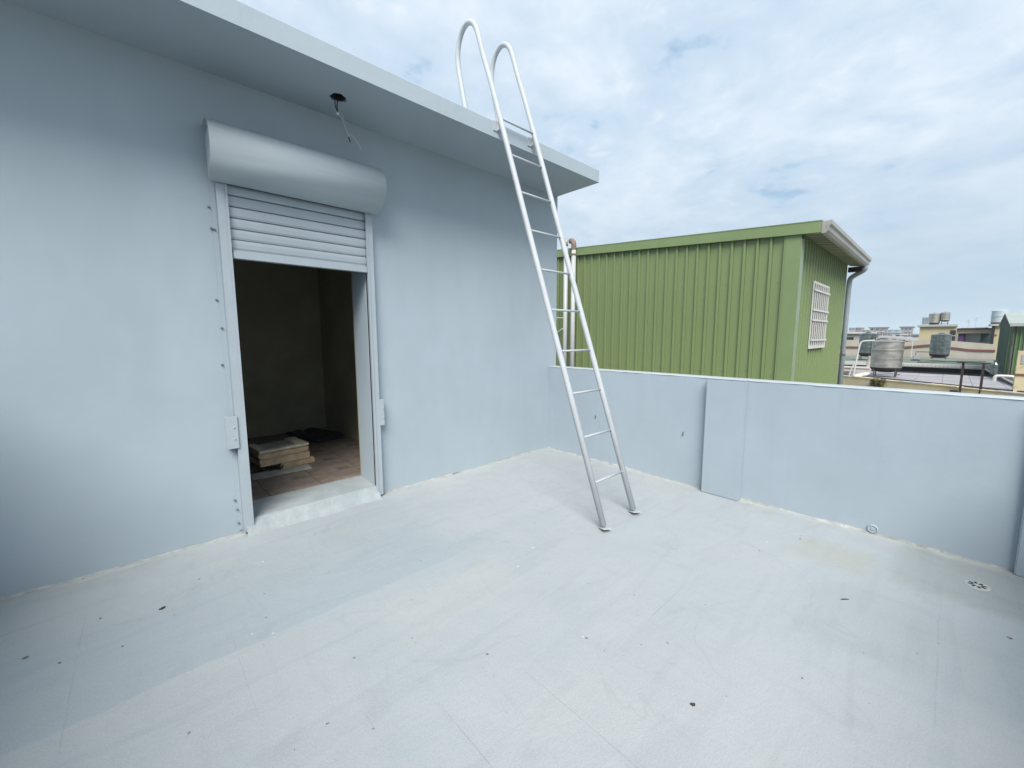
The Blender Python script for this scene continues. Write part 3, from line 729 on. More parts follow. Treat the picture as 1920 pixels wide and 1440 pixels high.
# verge fascia, sloping
bm = bmesh.new()
ya, yb = -2.385, GYE+0.1
def sheet(bm, x0, x1, ya, yb, za0, za1, zb0, zb1):
    v = [bm.verts.new(p) for p in ((x0, ya, za0), (x1, ya, za0), (x1, yb, zb0), (x0, yb, zb0), (x0, ya, za1), (x1, ya, za1), (x1, yb, zb1), (x0, yb, zb1))]
    for f in ((0,3,2,1), (4,5,6,7), (0,1,5,4), (2,3,7,6), (1,2,6,5), (0,4,7,3)): bm.faces.new([v[i] for i in f])
sheet(bm, GX-0.075, GX-0.068, ya, yb, fz(ya), fz(ya)+0.150, fz(yb), fz(yb)+0.150)
sheet(bm, GX-0.068, GX-0.030, ya, yb, fz(ya), fz(ya)+0.004, fz(yb), fz(yb)+0.004)
obj('fascia', bm, m_green2, gh)
bm = bmesh.new(); sheet(bm, GX-0.0795, GXE+0.12, ya, yb, fz(ya)+0.1505, fz(ya)+0.163, fz(yb)+0.1505, fz(yb)+0.163); obj('roof', bm, m_green2, gh)
bm = bmesh.new()
nr = 46
for i in range(nr):
    xa = GX-0.06 + (GXE+0.10-GX+0.06)*i/nr; w = (GXE+0.16-GX)/nr
    zA, zB = fz(-2.375)+0.02, fz(GY)+0.035
    dzz = 0.016 if i % 2 else 0.0
    sheet(bm, xa, xa+w*0.98, -2.375, GY-0.02, zA-dzz, zA-dzz+0.01, zB-dzz, zB-dzz+0.01)
obj('soffit', bm, m_under, gh)
# gutter
bm = bmesh.new()
gx0, gx1 = GX-0.075, 7.02
pf = [(-2.388, 2.955), (-2.435, 2.955), (-2.462, 2.990), (-2.468, 3.040), (-2.492, 3.062), (-2.494, 3.118), (-2.480, 3.120), (-2.484, 3.070), (-2.458, 3.046), (-2.452, 2.996), (-2.430, 2.966), (-2.396, 2.966), (-2.396, 3.110), (-2.388, 3.110)]
prism(bm, pf, 'x', gx0, gx1); gut = obj('gutter', bm, m_gutter, gh)
bm = bmesh.new(); prism(bm, [(-2.3965, 2.9665), (-2.4295, 2.9665), (-2.4515, 2.9965), (-2.4575, 3.0465), (-2.4835, 3.0705), (-2.481, 3.117), (-2.3965, 3.109)], 'x', gx0+0.002, gx0+0.005); obj('gutter_end', bm, m_gutter, gut)
bm = bmesh.new(); prism(bm, [(-2.3965, 2.9665), (-2.4295, 2.9665), (-2.4515, 2.9965), (-2.4575, 3.0465), (-2.4835, 3.0705), (-2.481, 3.117), (-2.3965, 3.109)], 'x', gx1-0.005, gx1-0.002); obj('gutter_end', bm, m_gutter, gut)
obj('rafter', box(GXE-0.14, GXE-0.02, -2.384, GY-0.03, 2.86, 2.955), m_rust, gh)
bm = bmesh.new()
tube(bm, smooth_pts([(6.86, -2.425, 2.965), (6.86, -2.425, 2.90), (6.90, -2.38, 2.86), (7.02, -2.22, 2.79), (7.06, -2.17, 2.74), (7.06, -2.165, 2.60)], 2) + [Vector((7.06, -2.165, -0.34))], 0.048, 14)
dp = obj('downpipe', bm, m_pipe, gh, smooth=True)
bm = bmesh.new(); tube(bm, [(7.06, -2.165, 1.12), (7.06, -2.165, 1.16)], 0.053, 14); bx(bm, 6.90, 7.02, -2.145, -2.135, 1.125, 1.155); obj('pipe_clip', bm, m_stand, dp)
# barred window
wx0, wx1, wz0, wz1 = 3.86, 5.06, 1.34, 2.42
wn = obj('window', box(wx0+0.04, wx1-0.04, GY-0.030, GY-0.0235, wz0+0.03, wz1-0.03), m_frost, gh)
bm = bmesh.new(); w_ = 0.035
bx(bm, wx0, wx1, GY-0.046, GY-0.0305, wz0, wz0+w_+0.02); bx(bm, wx0, wx1, GY-0.046, GY-0.0305, wz1-w_, wz1)
bx(bm, wx0, wx0+w_, GY-0.046, GY-0.0305, wz0+w_+0.0205, wz1-w_-0.0005); bx(bm, wx1-w_, wx1, GY-0.046, GY-0.0305, wz0+w_+0.0205, wz1-w_-0.0005)
obj('frame', bm, m_white, wn)
bar_me = None
nb = 8
for i in range(nb):
    if bar_me is None:
        bmb = box(-0.013, 0.013, -0.005, 0.005, wz0+w_+0.021, wz1-w_-0.001); bar_me = bpy.data.meshes.new('bar'); bmb.to_mesh(bar_me); bmb.free(); bar_me.materials.append(m_white)
    b = link('bar', bar_me, None, wn); b.location = (wx0+w_+(wx1-wx0-2*w_)*(i+0.5)/nb, GY-0.052, 0)
for fr_ in (0.13, 0.42, 0.57, 0.87):
    z = wz1-(wz1-wz0)*fr_
    obj('crossbar', box(wx0+0.002, wx1-0.002, GY-0.066, GY-0.0575, z-0.014, z+0.014), m_white, wn)

# ================================================================== white pipes between the houses
for i, (y, top) in enumerate(((2.045, 3.56), (1.835, 3.50))):
    e = empty('drain_pipe', (2.80, y, -0.35), ('white plastic pipe partly behind the ladder, farther from the green panels' if i == 0 else 'white plastic pipe topped by a brown elbow before the green house'), 'pipe', 'white pipes between the houses')
    bm = bmesh.new(); tube(bm, [(0, 0, 0), (0, 0, top+0.35-0.10)], 0.048, 14); obj('pipe', bm, m_pvc, e, smooth=True)
    if i == 1:
        bm = bmesh.new(); tube(bm, smooth_pts([(0, 0, top+0.22), (0, 0, top+0.34), (0.01, 0.05, top+0.405), (0.02, 0.11, top+0.415)], 2), 0.055, 14); obj('elbow', bm, m_elbow, e, smooth=True)
        bm = bmesh.new(); tube(bm, [(0, 0, top+0.10), (0, 0, top+0.135)], 0.054, 14); obj('joint_ring', bm, m_elbow, e)
    else:
        bm = bmesh.new(); tube(bm, [(0, 0, top+0.255), (0, 0, top+0.42)], 0.042, 14); obj('socket', bm, m_gutter, e, smooth=True)
o = obj('conduit', box(2.90, 2.935, 1.93, 1.97, -0.35, 3.2), m_stand); tag(o, 'dark conduit strip running up behind the two white pipes', 'conduit')
bm = bmesh.new(); tube(bm, [(2.72, 2.05, 1.95), (2.70, 2.6, 1.97)], 0.014, 8); tag(obj('bracket_rod', bm, m_pvc), 'thin level rod holding the white pipe behind the house corner', 'rod')
bm = bmesh.new(); tube(bm, [(2.72, 2.05, 1.72), (2.68, 2.45, 1.48)], 0.016, 8); tag(obj('bracket_rod', bm, m_pvc), 'thin slanting rod below the level rod beside the white pipe', 'rod')

# ================================================================== roofs across the lane
nb1 = empty('low_building', (19, -3, -12.5), 'low neighbouring building with a stained cream parapet and grey slab roof', 'building'); nb1.location = (0, 0, 0)
WA, WB = Vector((20.4, 0.04)), Vector((15.25, -7.35))
u_ = (WB-WA).normalized(); nrm = Vector((u_.y, -u_.x))      # towards the camera
if nrm.x > 0: nrm = -nrm
def wall_strip(name, a, b, z0, z1, t, m_, parent):
    bm = bmesh.new()
    P = [a, b, b-nrm*t, a-nrm*t]
    lo = [bm.verts.new((p.x, p.y, z0)) for p in P]; hi = [bm.verts.new((p.x, p.y, z1)) for p in P]
    for i in range(4): bm.faces.new((lo[i], lo[(i+1) % 4], hi[(i+1) % 4], hi[i]))
    bm.faces.new(lo[::-1]); bm.faces.new(hi); bmesh.ops.recalc_face_normals(bm, faces=bm.faces[:])
    return obj(name, bm, m_, parent)
wall_strip('parapet', WA, WB, -12.5, -0.33, 0.25, m_cream, nb1)
wall_strip('edge_strip', WA-nrm*0.30, WB-nrm*0.30, -0.355, -0.255, 0.05, m_stand, nb1)
# parapet cap in segments
L = (WB-WA).length; seg = 9
for i in range(seg):
    a = WA+u_*(L*i/seg+0.01) + nrm*0.03; b = WA+u_*(L*(i+1)/seg-0.01) + nrm*0.03
    wall_strip('coping_block', a, b, -0.3295, -0.30+0.012*math.sin(i*2.1), 0.30, m_cream if i % 3 else m_pale, nb1)
# broken ledge below
for i in range(12):
    a = WA+u_*(L*i/12) + nrm*(0.5+0.25*math.sin(i*1.7)); b = WA+u_*(L*(i+1)/12-0.01) + nrm*(0.5+0.25*math.sin(i*1.7))
    wall_strip('ledge_block', a, b, -1.6, -1.02+0.07*math.sin(i*2.3), 0.9+0.25*math.sin(i*1.7)-0.45, m_pale if i % 2 else m_cream, nb1)
# roof tiles: strips of grey slab with open joints
bm = bmesh.new()
Pb = [WA-nrm*0.24, WB-nrm*0.24, Vector((24.3, WB.y)), Vector((24.3, WA.y))]
prism(bm, [(p.x, p.y) for p in Pb], 'z', -12.5, -0.36)
base = obj('roof_base', bm, m_grout, nb1)
bm = bmesh.new()
for i in range(11):
    ya = -0.45-0.8*i
    for j in range(5):
        xa = 24.3 - 1.95*(j+1)
        t0 = (ya-0.4-WA.y)/(WB.y-WA.y); xl = WA.x+(WB.x-WA.x)*t0 + 0.55
        x_lo = max(xa+0.02, xl)
        if x_lo > xa+1.9: continue
        o = obj('roof_tile', box(x_lo, xa+1.942, ya-0.795, ya-0.005, -0.3595, -0.318+random.uniform(-.006, .006)), m_deck, nb1)
bm.free()
# moss growing on the parapet
bm = bmesh.new()
for k_ in range(90):
    t = random.gauss(0.255, 0.011) if k_ % 3 else random.gauss(0.185, 0.018)
    p = WA+u_*(L*t)+nrm*random.uniform(0.03, 0.16); z = -0.32-abs(random.gauss(0, 0.28)) if k_ % 3 else -0.75-abs(random.gauss(0, 0.1))
    bmesh.ops.create_icosphere(bm, subdivisions=1, radius=random.uniform(0.03, 0.09), matrix=Matrix.Translation((p.x, p.y, z)))
o = obj('moss', bm, m_moss, nb1); o['kind'] = 'stuff'

# posts of an iron handrail
ir = empty('iron_handrail', (17.3, -4.35, -0.9), 'two rusty dark iron posts rising before the grey slab roof', 'handrail')
for (dy, dx) in ((0.235, 0.0), (-0.235, -0.1)):
    obj('post', box(-0.03+dx, 0.03+dx, dy-0.032, dy+0.032, -0.3, 1.52), m_rust, ir)
obj('cross_bar', box(-0.09, -0.05, -0.40, 0.40, 1.485, 1.52), m_rust, ir)
obj('rust_plate', box(-0.02, 0.03, 0.28, 0.48, -0.3, 0.5), m_rust, ir)

def tank(name, label, x, y, zbase, r, h, leg, m_, ribs=3, lid=True, group='stainless steel roof water tanks', nleg=4):
    ribs = min(ribs, 2)
    t = empty(name, (x, y, zbase), label, 'water tank', group)
    pr = [(r*0.99, leg+0.055*h), (r, leg+0.06*h)]
    z = leg+0.06*h; H = h*0.88
    for k in range(ribs):
        z0 = z+H*(k+1)/ (ribs+1)
        pr += [(r, z0-0.026*h), (r*1.038, z0-0.019*h), (r*1.038, z0-0.010*h), (r, z0-0.003*h), (r, z0+0.012*h), (r*1.038, z0+0.019*h), (r*1.038, z0+0.028*h), (r, z0+0.035*h)]
    pr += [(r, leg+0.93*h), (r*1.03, leg+0.94*h), (r*1.03, leg+0.955*h), (r*0.9, leg+0.985*h), (r*0.45, leg+1.02*h), (0.0, leg+1.03*h)]
    bm = bmesh.new(); lathe(bm, pr, seg=28)
    for e_ in bm.edges:
        if abs(e_.verts[0].co.z-e_.verts[1].co.z) < 1e-4: e_.smooth = False
    o = obj('tank_body', bm, m_, t, smooth=True)
    bm = bmesh.new(); lathe(bm, [(r*0.995, leg+0.058*h), (r*0.985, leg+0.02*h), (r*0.80, leg-0.065*h), (r*0.4, leg-0.11*h), (0, leg-0.12*h)], seg=24); obj('tank_bottom', bm, m_rust, t, smooth=True)
    if lid:
        bm = bmesh.new(); lathe(bm, [(r*0.30, leg+1.01*h), (r*0.30, leg+1.06*h), (r*0.1, leg+1.075*h), (0, leg+1.075*h)], seg=16); obj('lid', bm, m_, t)
    for k in range(nleg):
        a = math.pi/4+2*math.pi*k/nleg
        bm = bmesh.new(); tube(bm, [(r*0.95*math.cos(a), r*0.95*math.sin(a), leg+0.05*h), (r*0.9*math.cos(a), r*0.9*math.sin(a), 0)], 0.02, 6); obj('leg', bm, m_stand, t)
    bm = bmesh.new(); tube(bm, [(r*0.92*math.cos(a), r*0.92*math.sin(a), leg*0.35) for a in [2*math.pi*k/16 for k in range(17)]], 0.012, 5, cap=False); obj('ring', bm, m_stand, t)
    return t
tank('water_tank', 'large brownish steel water tank on legs, nearest beside the green house', 20.9, -1.83, -0.318, 0.545, 1.30, 0.36, m_steel)
tank('water_tank', 'green-tinged steel water tank half hidden behind the nearest tank', 29.3, -0.25, -0.1, 0.40, 1.30, 0.50, m_steel2)
tank('water_tank', 'dark steel water tank standing before the yellow building', 31.3, -3.36, 0.14, 0.43, 1.27, 0.22, m_steel2)
tank('water_tank', 'shiny tank beside the railing on the yellow building roof', 43.4, -2.74, 2.42, 0.335, 0.80, 0.10, m_steel, group='paired tanks on the yellow building')
tank('water_tank', 'shiny tank on tall thin legs on the yellow building roof', 43.4, -3.33, 2.42, 0.27, 0.66, 0.30, m_steel, group='paired tanks on the yellow building')
tank('water_tank', 'pale blue-white tank beside the peak of the green shed', 41.4, -6.03, 2.36, 0.41, 0.92, 0.06, m_plastank, ribs=1, lid=False)

# white bent pipe rail near the tank
bm = bmesh.new()
tube(bm, smooth_pts([(19.5, -0.89, -0.30), (19.5, -0.985, 0.9), (19.5, -1.02, 1.22), (19.5, -1.10, 1.31), (19.5, -1.25, 1.33), (19.5, -1.50, 1.34)], 2), 0.032, 8)
r_ = empty('pipe_rail', (0, 0, 0), 'white bent pipe rail rising beside the nearest water tank', 'rail'); obj('rail', bm, m_white, r_, smooth=True)
bm = bmesh.new(); tube(bm, [(19.5, -0.92, 0.40), (19.5, -0.77, -0.05), (19.5, -0.75, -0.30)], 0.026, 8); obj('brace', bm, m_white, r_)
bm = bmesh.new()
lathe(bm, [(0, 0), (0.45, 0), (0.46, 0.03), (0.30, 0.07), (0.0, 0.08)], seg=14)
o = obj('white_cover', bm, m_white, smooth=False); o.location = (20.2, -1.05, -0.26); o.scale = (0.7, 0.8, 1); o.rotation_euler = (R(-16), R(-10), 0); tag(o, 'white lid like cover lying beside the nearest water tank', 'cover')

# building with the dentil band; shade of the recess below is coloured into its walls
b2 = empty('flat_roof_building', (0, 0, 0), 'flat roofed building with a white block band above a dark recess', 'building')
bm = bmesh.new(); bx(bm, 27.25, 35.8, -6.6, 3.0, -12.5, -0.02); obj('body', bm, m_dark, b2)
obj('recess_shade_panel', box(27.15, 27.25, -6.6, 3.0, -12.5, -0.42), m_stand, b2)
obj('roof_felt', box(27.2, 35.8, -6.6, 3.0, -0.0195, 0.03), m_roofgreen, b2)
obj('band_beam', box(27.0, 27.19, -6.2, 3.0, -0.165, 0.035), m_white, b2)
bme = None
yb_ = -6.15
while yb_ < -0.9:
    if bme is None:
        q_ = box(-0.035, 0, 0.012, 0.135, -0.12, 0.02); bme = bpy.data.meshes.new('band_block'); q_.to_mesh(bme); q_.free(); bme.materials.append(m_white)
    o = link('band_block', bme, None, b2); o.location = (26.999, yb_, 0); yb_ += 0.15
obj('pipe_post', box(26.8, 26.92, -5.62, -5.50, -0.55, 0.12), m_pale, b2)
# pale terrace left of the tank
b3 = empty('pale_terrace', (0, 0, 0), 'pale rendered terrace wall behind the white downpipe and bent rail', 'wall')
obj('wall_body', box(24.0, 24.2, -1.0, 3.5, -12.5, -0.17), m_pink, b3)
obj('coping', box(23.95, 24.25, -1.0, 3.5, -0.1695, -0.09), m_white, b3)
o = empty('pink_pillar', (24.3, -0.92, -0.3), 'short pinkish pillar under the half hidden water tank', 'pillar')
bm = bmesh.new(); tube(bm, [(0, 0, 0), (0, 0, 0.5)], 0.11, 12); obj('shaft', bm, m_pink, o)
bm = bmesh.new(); tube(bm, [(0, 0, 0.5), (0, 0, 0.78)], 0.075, 12); obj('neck', bm, m_pale, o)
# pump by the tank
pu = empty('water_pump', (30.3, -2.42, 0.03), 'dark blue-grey pump with pipe on the green felt roof', 'pump')
obj('motor', box(-0.12, 0.12, -0.16, 0.12, 0.08, 0.36), m_greyblue, pu, bevel=0.03)
obj('base', box(-0.16, 0.16, -0.2, 0.2, 0, 0.08), m_stand, pu)
bm = bmesh.new(); tube(bm, [(0, 0.02, 0.36), (0, 0.02, 0.55), (0, -0.75, 0.55)], 0.025, 6); obj('pipe', bm, m_stand, pu)
tag(obj('low_post', box(30.2, 30.35, -1.83, -1.70, 0.03, 0.62), m_stand), 'short dark post on the felt roof between tank and pump', 'post')

for (y, h_) in ((-4.62, 0.62), (-5.0, 0.78)):
    an = empty('roof_antenna', (44.5, y, 2.17), ('shorter thin antenna mast on the veranda roof' if h_ < 0.7 else 'taller thin antenna mast on the veranda roof'), 'antenna', 'antennas on the veranda roof')
    obj('mast', box(-0.012, 0.012, -0.012, 0.012, 0, h_), m_city[1], an)
    for k_ in range(3): obj('element', box(-0.01, 0.01, -0.12+0.02*k_, 0.12-0.02*k_, h_-0.05-0.09*k_, h_-0.035-0.09*k_), m_city[1], an)
bm = bmesh.new(); tube(bm, [(35.6, -1.98, 0.03), (35.6, -1.98, 1.25), (35.6, -2.15, 1.30)], 0.022, 6)
tag(obj('vent_pipe', bm, m_white), 'thin white vent pipe standing before the red banded wall', 'pipe')
bm = bmesh.new(); tube(bm, [(28.0, -2.6, 0.07), (29.5, -3.6, 0.07), (30.5, -4.2, 0.07), (31.0, -5.2, 0.09)], 0.03, 6)
tag(obj('water_hose', bm, m_stand), 'dark hose running across the felt roof by the dark tank', 'hose')
# wall with the red band
rw = empty('red_band_wall', (0, 0, 0), 'long pale rooftop wall with a wavy red band along it', 'wall')
obj('wall_body', box(36.0, 36.25, -5.75, 3.2, -12.5, 0.62), m_cream2, rw)
top = [(3.2, 1.30), (1.45, 1.22), (-1.39, 1.07), (-2.78, 1.30), (-3.6, 1.22), (-5.75, 0.97)]
mid = [(3.2, 0.75), (1.0, 0.74), (-1.41, 0.75), (-2.8, 0.96), (-3.74, 0.80), (-4.71, 0.65), (-5.75, 0.635)]
def interp(P, y):
    for (a, za), (b, zb_) in zip(P, P[1:]):
        if b <= y <= a: return za+(zb_-za)*(a-y)/(a-b)
    return P[-1][1]
bm = bmesh.new(); bm2 = bmesh.new()
ny = 40
for i in range(ny):
    ya = 3.2-8.95*i/ny; yb = 3.2-8.95*(i+1)/ny
    for B_, f0, f1, xo in ((bm, lambda y: interp(mid, y)-0.14, lambda y: interp(mid, y), 35.95), (bm2, lambda y: 0.621, lambda y: interp(top, y), 36.02)):
        v = [B_.verts.new(p) for p in ((xo, ya, f0(ya)), (xo, yb, f0(yb)), (xo, yb, f1(yb)), (xo, ya, f1(ya)), (36.25, ya, f0(ya)), (36.25, yb, f0(yb)), (36.25, yb, f1(yb)), (36.25, ya, f1(ya)))]
        for f in ((0,1,2,3), (3,2,6,7), (0,4,5,1)): B_.faces.new([v[k] for k in f])
bmesh.ops.recalc_face_normals(bm, faces=bm.faces[:]); bmesh.ops.recalc_face_normals(bm2, faces=bm2.faces[:])
obj('red_band', bm, m_red, rw); obj('upper_wall', bm2, m_cream2, rw)

# white house with dark window
wh = empty('white_house', (0, 0, 0), 'small white rooftop house with a dark barred window beside the downpipe', 'house')
obj('wall', box(40.0, 44.0, 1.36, 5.2, -12.5, 1.72), m_pale, wh)
obj('roof', box(39.8, 44.2, 0.7, 5.3, 1.7205, 1.85), m_white, wh)
w_ = obj('window', box(39.95, 39.999, 1.76, 2.24, 0.78, 1.44), m_glass, wh)
for y in (1.92, 2.08): obj('bar', box(39.93, 39.9495, y-0.015, y+0.015, 0.78, 1.44), m_stand, w_)
obj('bar', box(39.93, 39.9495, 1.76, 2.24, 1.10, 1.13), m_stand, w_)

# yellow building
yb_ = empty('yellow_building', (0, 0, 0), 'yellow rendered building with a flat roof edge and dark grille window', 'building')
obj('wall', box(42.0, 46.0, -4.04, -2.02, -12.5, 2.24), m_yellow, yb_)
obj('roof_edge', box(41.8, 46.2, -4.06, -1.85, 2.2405, 2.40), m_pale, yb_)
w_ = obj('window', box(41.95, 41.999, -4.0, -3.71, 1.12, 1.95), m_glass, yb_)
for k_ in range(3): obj('bar', box(41.93, 41.9495, -3.93+0.09*k_, -3.91+0.09*k_, 1.12, 1.95), m_stand, w_)
obj('sill', box(41.90, 41.999, -4.02, -3.68, 1.50, 1.56), m_pale, w_)
rl = empty('roof_railing', (42.4, -2.3, 2.40), 'thin grey railing at the roof edge beside the paired tanks', 'railing')
for k_ in range(6): obj('baluster', box(-0.012, 0.012, -0.19+0.076*k_-0.008, -0.19+0.076*k_+0.008, 0, 0.58), m_city[1], rl)
obj('top_rail', box(-0.02, 0.02, -0.22, 0.24, 0.58, 0.62), m_city[1], rl)
obj('mesh_panel', box(0.02, 0.03, -0.2, 0.22, 0.05, 0.55), m_greyblue, rl)
# veranda wing
vw = empty('veranda_wing', (0, 0, 0), 'pink-white wing with a long open veranda beside the yellow building', 'building')
obj('lintel', box(42.8, 46.0, -5.82, -4.065, 1.71, 2.02), m_pink, vw)
obj('roof', box(42.6, 46.2, -5.84, -4.065, 2.0205, 2.10), m_dark, vw)
obj('roof_sheet', box(42.5, 46.2, -5.6, -4.3, 2.1005, 2.17), m_white, vw)
obj('low_wall', box(42.8, 43.0, -5.90, -4.065, -12.5, 1.02), m_cream2, vw)
obj('pillar', box(42.75, 42.99, -4.14, -4.065, 1.0205, 1.7095), m_pale, vw)
obj('back_wall', box(45.6, 45.8, -6.1, -4.065, 0.9, 1.7095), m_teal, vw)
obj('panel', box(43.4, 43.45, -5.32, -4.55, 1.03, 1.70), m_greyblue, vw)
obj('opening', box(44.2, 44.25, -5.85, -5.32, 1.03, 1.70), m_teal, vw)
o = obj('hanging_cloth', box(43.05, 43.09, -4.50, -4.17, 1.08, 1.62), m_purple); tag(o, 'purple and blue cloth hanging in the open veranda', 'cloth')
yc = empty('yellow_column_house', (0, 0, 0), 'narrow yellow stair house carrying the pale tank beside the shed', 'building')
obj('wall', box(41.0, 43.0, -6.6, -5.80, -12.5, 2.22), m_yellow, yc); obj('roof_edge', box(40.8, 43.2, -6.7, -5.62, 2.2205, 2.36), m_pale, yc)
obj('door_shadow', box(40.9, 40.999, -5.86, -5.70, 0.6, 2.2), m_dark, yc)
obj('vent', box(40.96, 40.999, -5.98, -5.90, 1.52, 1.62), m_stand, yc)

# green shed
shd = empty('green_shed', (0, 0, 0), 'dark green corrugated shed with a pale gabled roof', 'shed')
SX0, SX1, SY0, SY1, SH, SR = 23.5, 28.7, -9.5, -5.45, 2.03, 2.52
bm = bmesh.new()
yy = SY1
while yy > SY0:
    w = 0.115
    prism(bm, [(SX0, yy), (SX0, yy-w*0.5), (SX0-0.05, yy-w*0.58), (SX0-0.05, yy-w*0.92), (SX0, yy-w), (SX0+0.05, yy-w), (SX0+0.05, yy)], 'z', -0.2, SH); yy -= w*1.004
obj('front_cladding', bm, m_shed, shd)
bm = bmesh.new()
prism(bm, [(SX0+0.05, -0.2), (SX1, -0.2), (SX1, SH), ((SX0+SX1)/2, SR), (SX0+0.05, SH)], 'y', SY1-0.08, SY1-0.001)
obj('gable', bm, m_shedgable, shd)
bm = bmesh.new()
xx = SX0+0.25
while xx < SX1-0.1:
    zt_ = SH+(SR-SH)*(1-abs(xx-(SX0+SX1)/2)/((SX1-SX0)/2))-0.03
    bx(bm, xx, xx+0.12, SY1-0.0005, SY1+0.03, -0.2, zt_); xx += 0.5
o = obj('gable_rib', bm, m_shedgable, shd); 
for s_, (xa, xb) in enumerate(((SX0-0.25, (SX0+SX1)/2), (SX1+0.25, (SX0+SX1)/2))):
    bm = bmesh.new()
    z_e = SH-0.02; z_r = SR+0.03
    v = [bm.verts.new(p) for p in ((xa, SY1+0.06, z_e), (xb, SY1+0.06, z_r), (xb, SY0, z_r), (xa, SY0, z_e), (xa, SY1+0.06, z_e+0.05), (xb, SY1+0.06, z_r+0.05), (xb, SY0, z_r+0.05), (xa, SY0, z_e+0.05))]
    for f in ((0,1,2,3), (4,5,6,7), (0,1,5,4), (3,2,6,7), (0,3,7,4), (1,2,6,5)): bm.faces.new([v[i] for i in f])
    bmesh.ops.recalc_face_normals(bm, faces=bm.faces[:]); obj('roof', bm, m_shedroof, shd)
obj('gutter', box(SX0-0.34, SX0-0.255, SY0, SY1+0.04, SH-0.10, SH+0.03), m_city[1], shd)
bm = bmesh.new(); tube(bm, [(SX0-0.10, SY1-0.10, SH-0.1), (SX0-0.10, SY1-0.10, -0.2)], 0.035, 8); obj('downpipe', bm, m_stand, shd)
# foot wall and pale boxes
obj('base_wall', box(SX0-0.02, SX1, SY0, SY1-0.001, -12.5, -0.2005), m_pale, shd)
tag(obj('gas_bottle', (lambda b: (lathe(b, [(0, 0), (0.11, 0), (0.11, 0.42), (0.05, 0.5), (0.05, 0.58), (0.08, 0.6), (0, 0.62)], seg=12), b)[1])(bmesh.new()), m_steel2), 'grey upright bottle standing at the foot of the shed gable', 'bottle').location = (22.6, -5.12, -0.1)
# cream block at the frame edge
cb = empty('cream_block', (0, 0, 0), 'cream rendered block with a thin dark red line before the shed', 'building')
obj('wall', box(17.0, 17.3, -9.0, -5.28, -12.5, 1.04), m_cream, cb); obj('red_line', box(16.97, 16.999, -9.0, -5.27, 0.24, 0.30), m_red, cb)
obj('patch', box(16.985, 16.999, -6.2, -5.36, 0.62, 0.92), m_city[1], cb)
# tray and white pipes on the slab roof
tr = empty('dark_gutter_tray', (0, 0, 0), 'dark metal tray running down from the roof towards the cream block', 'tray')
bm = bmesh.new()
for (ya, xa, yb2, xb2) in ((-5.02, 25.5, -5.6, 17.6),):
    v = [bm.verts.new(p) for p in ((xa, ya, -0.10), (xa, ya-0.55, -0.10), (xb2, yb2-0.55, -0.28), (xb2, yb2, -0.28), (xa, ya, -0.16), (xa, ya-0.55, -0.16), (xb2, yb2-0.55, -0.32), (xb2, yb2, -0.32))]
    for f in ((0,1,2,3), (7,6,5,4), (0,3,7,4), (1,5,6,2), (0,4,5,1), (3,2,6,7)): bm.faces.new([v[i] for i in f])
bmesh.ops.recalc_face_normals(bm, faces=bm.faces[:]); obj('tray_bed', bm, m_stand, tr)
bm = bmesh.new(); tube(bm, [(25.5, -5.0, -0.06), (17.6, -5.58, -0.24)], 0.03, 6); obj('edge_strip', bm, m_pale, tr)
wp = empty('white_pipe_bend', (21.5, -5.35, -0.15), 'short white plastic pipe with two bends lying across the dark tray', 'pipe')
bm = bmesh.new(); tube(bm, smooth_pts([(0, 0.26, -0.20), (0, 0.25, 0.02), (0, 0.18, 0.06), (0, -0.18, 0.06), (0, -0.26, 0.02), (0, -0.27, -0.2)], 2), 0.06, 10); obj('pipe', bm, m_white, wp, smooth=True)
for k_, (y, z) in enumerate(((-5.78, -0.18), (-5.95, 0.0))):
    o = obj('stacked_crate', box(22.9, 23.3, y-0.28, y+0.2, -0.36, z), m_white, bevel=0.02); tag(o, ('low white crate in front of the shed base' if k_ == 0 else 'taller white crate nearer the cream block in front of the shed'), 'crate', 'white crates by the shed')

# ================================================================== distant city
def tower(label, x, y0, y1, top):
    t = empty('apartment_tower', (0, 0, 0), label, 'apartment block', 'white and red towers on the skyline')
    obj('body', box(x, x+12, y0, y1, -12.5, top-0.5), m_city[0], t)
    obj('roof', box(x-0.5, x+12.5, y0-0.6, y1+0.6, top-0.4995, top), m_city[4], t)
    w = y1-y0; n = 3
    for k in range(n):
        yy = y0+w*(k+0.5)/n
        obj('red_strip', box(x-0.3, x-0.001, yy-w*0.07-w/6, yy+w*0.03-w/6, -12.5, top-0.6), m_city[5], t)
        for z in (top-1.9, top-3.9):
            obj('window', box(x-0.15, x-0.001, yy-w*0.07, yy+w*0.10, z, z+1.1), m_citywin, t)
tower('wider white and red apartment tower on the hazy skyline above the tanks', 300, 20.6, 27.4, 6.3)
tower('narrower white and red apartment tower on the skyline towards the yellow building', 300, 10.3, 14.8, 6.4)
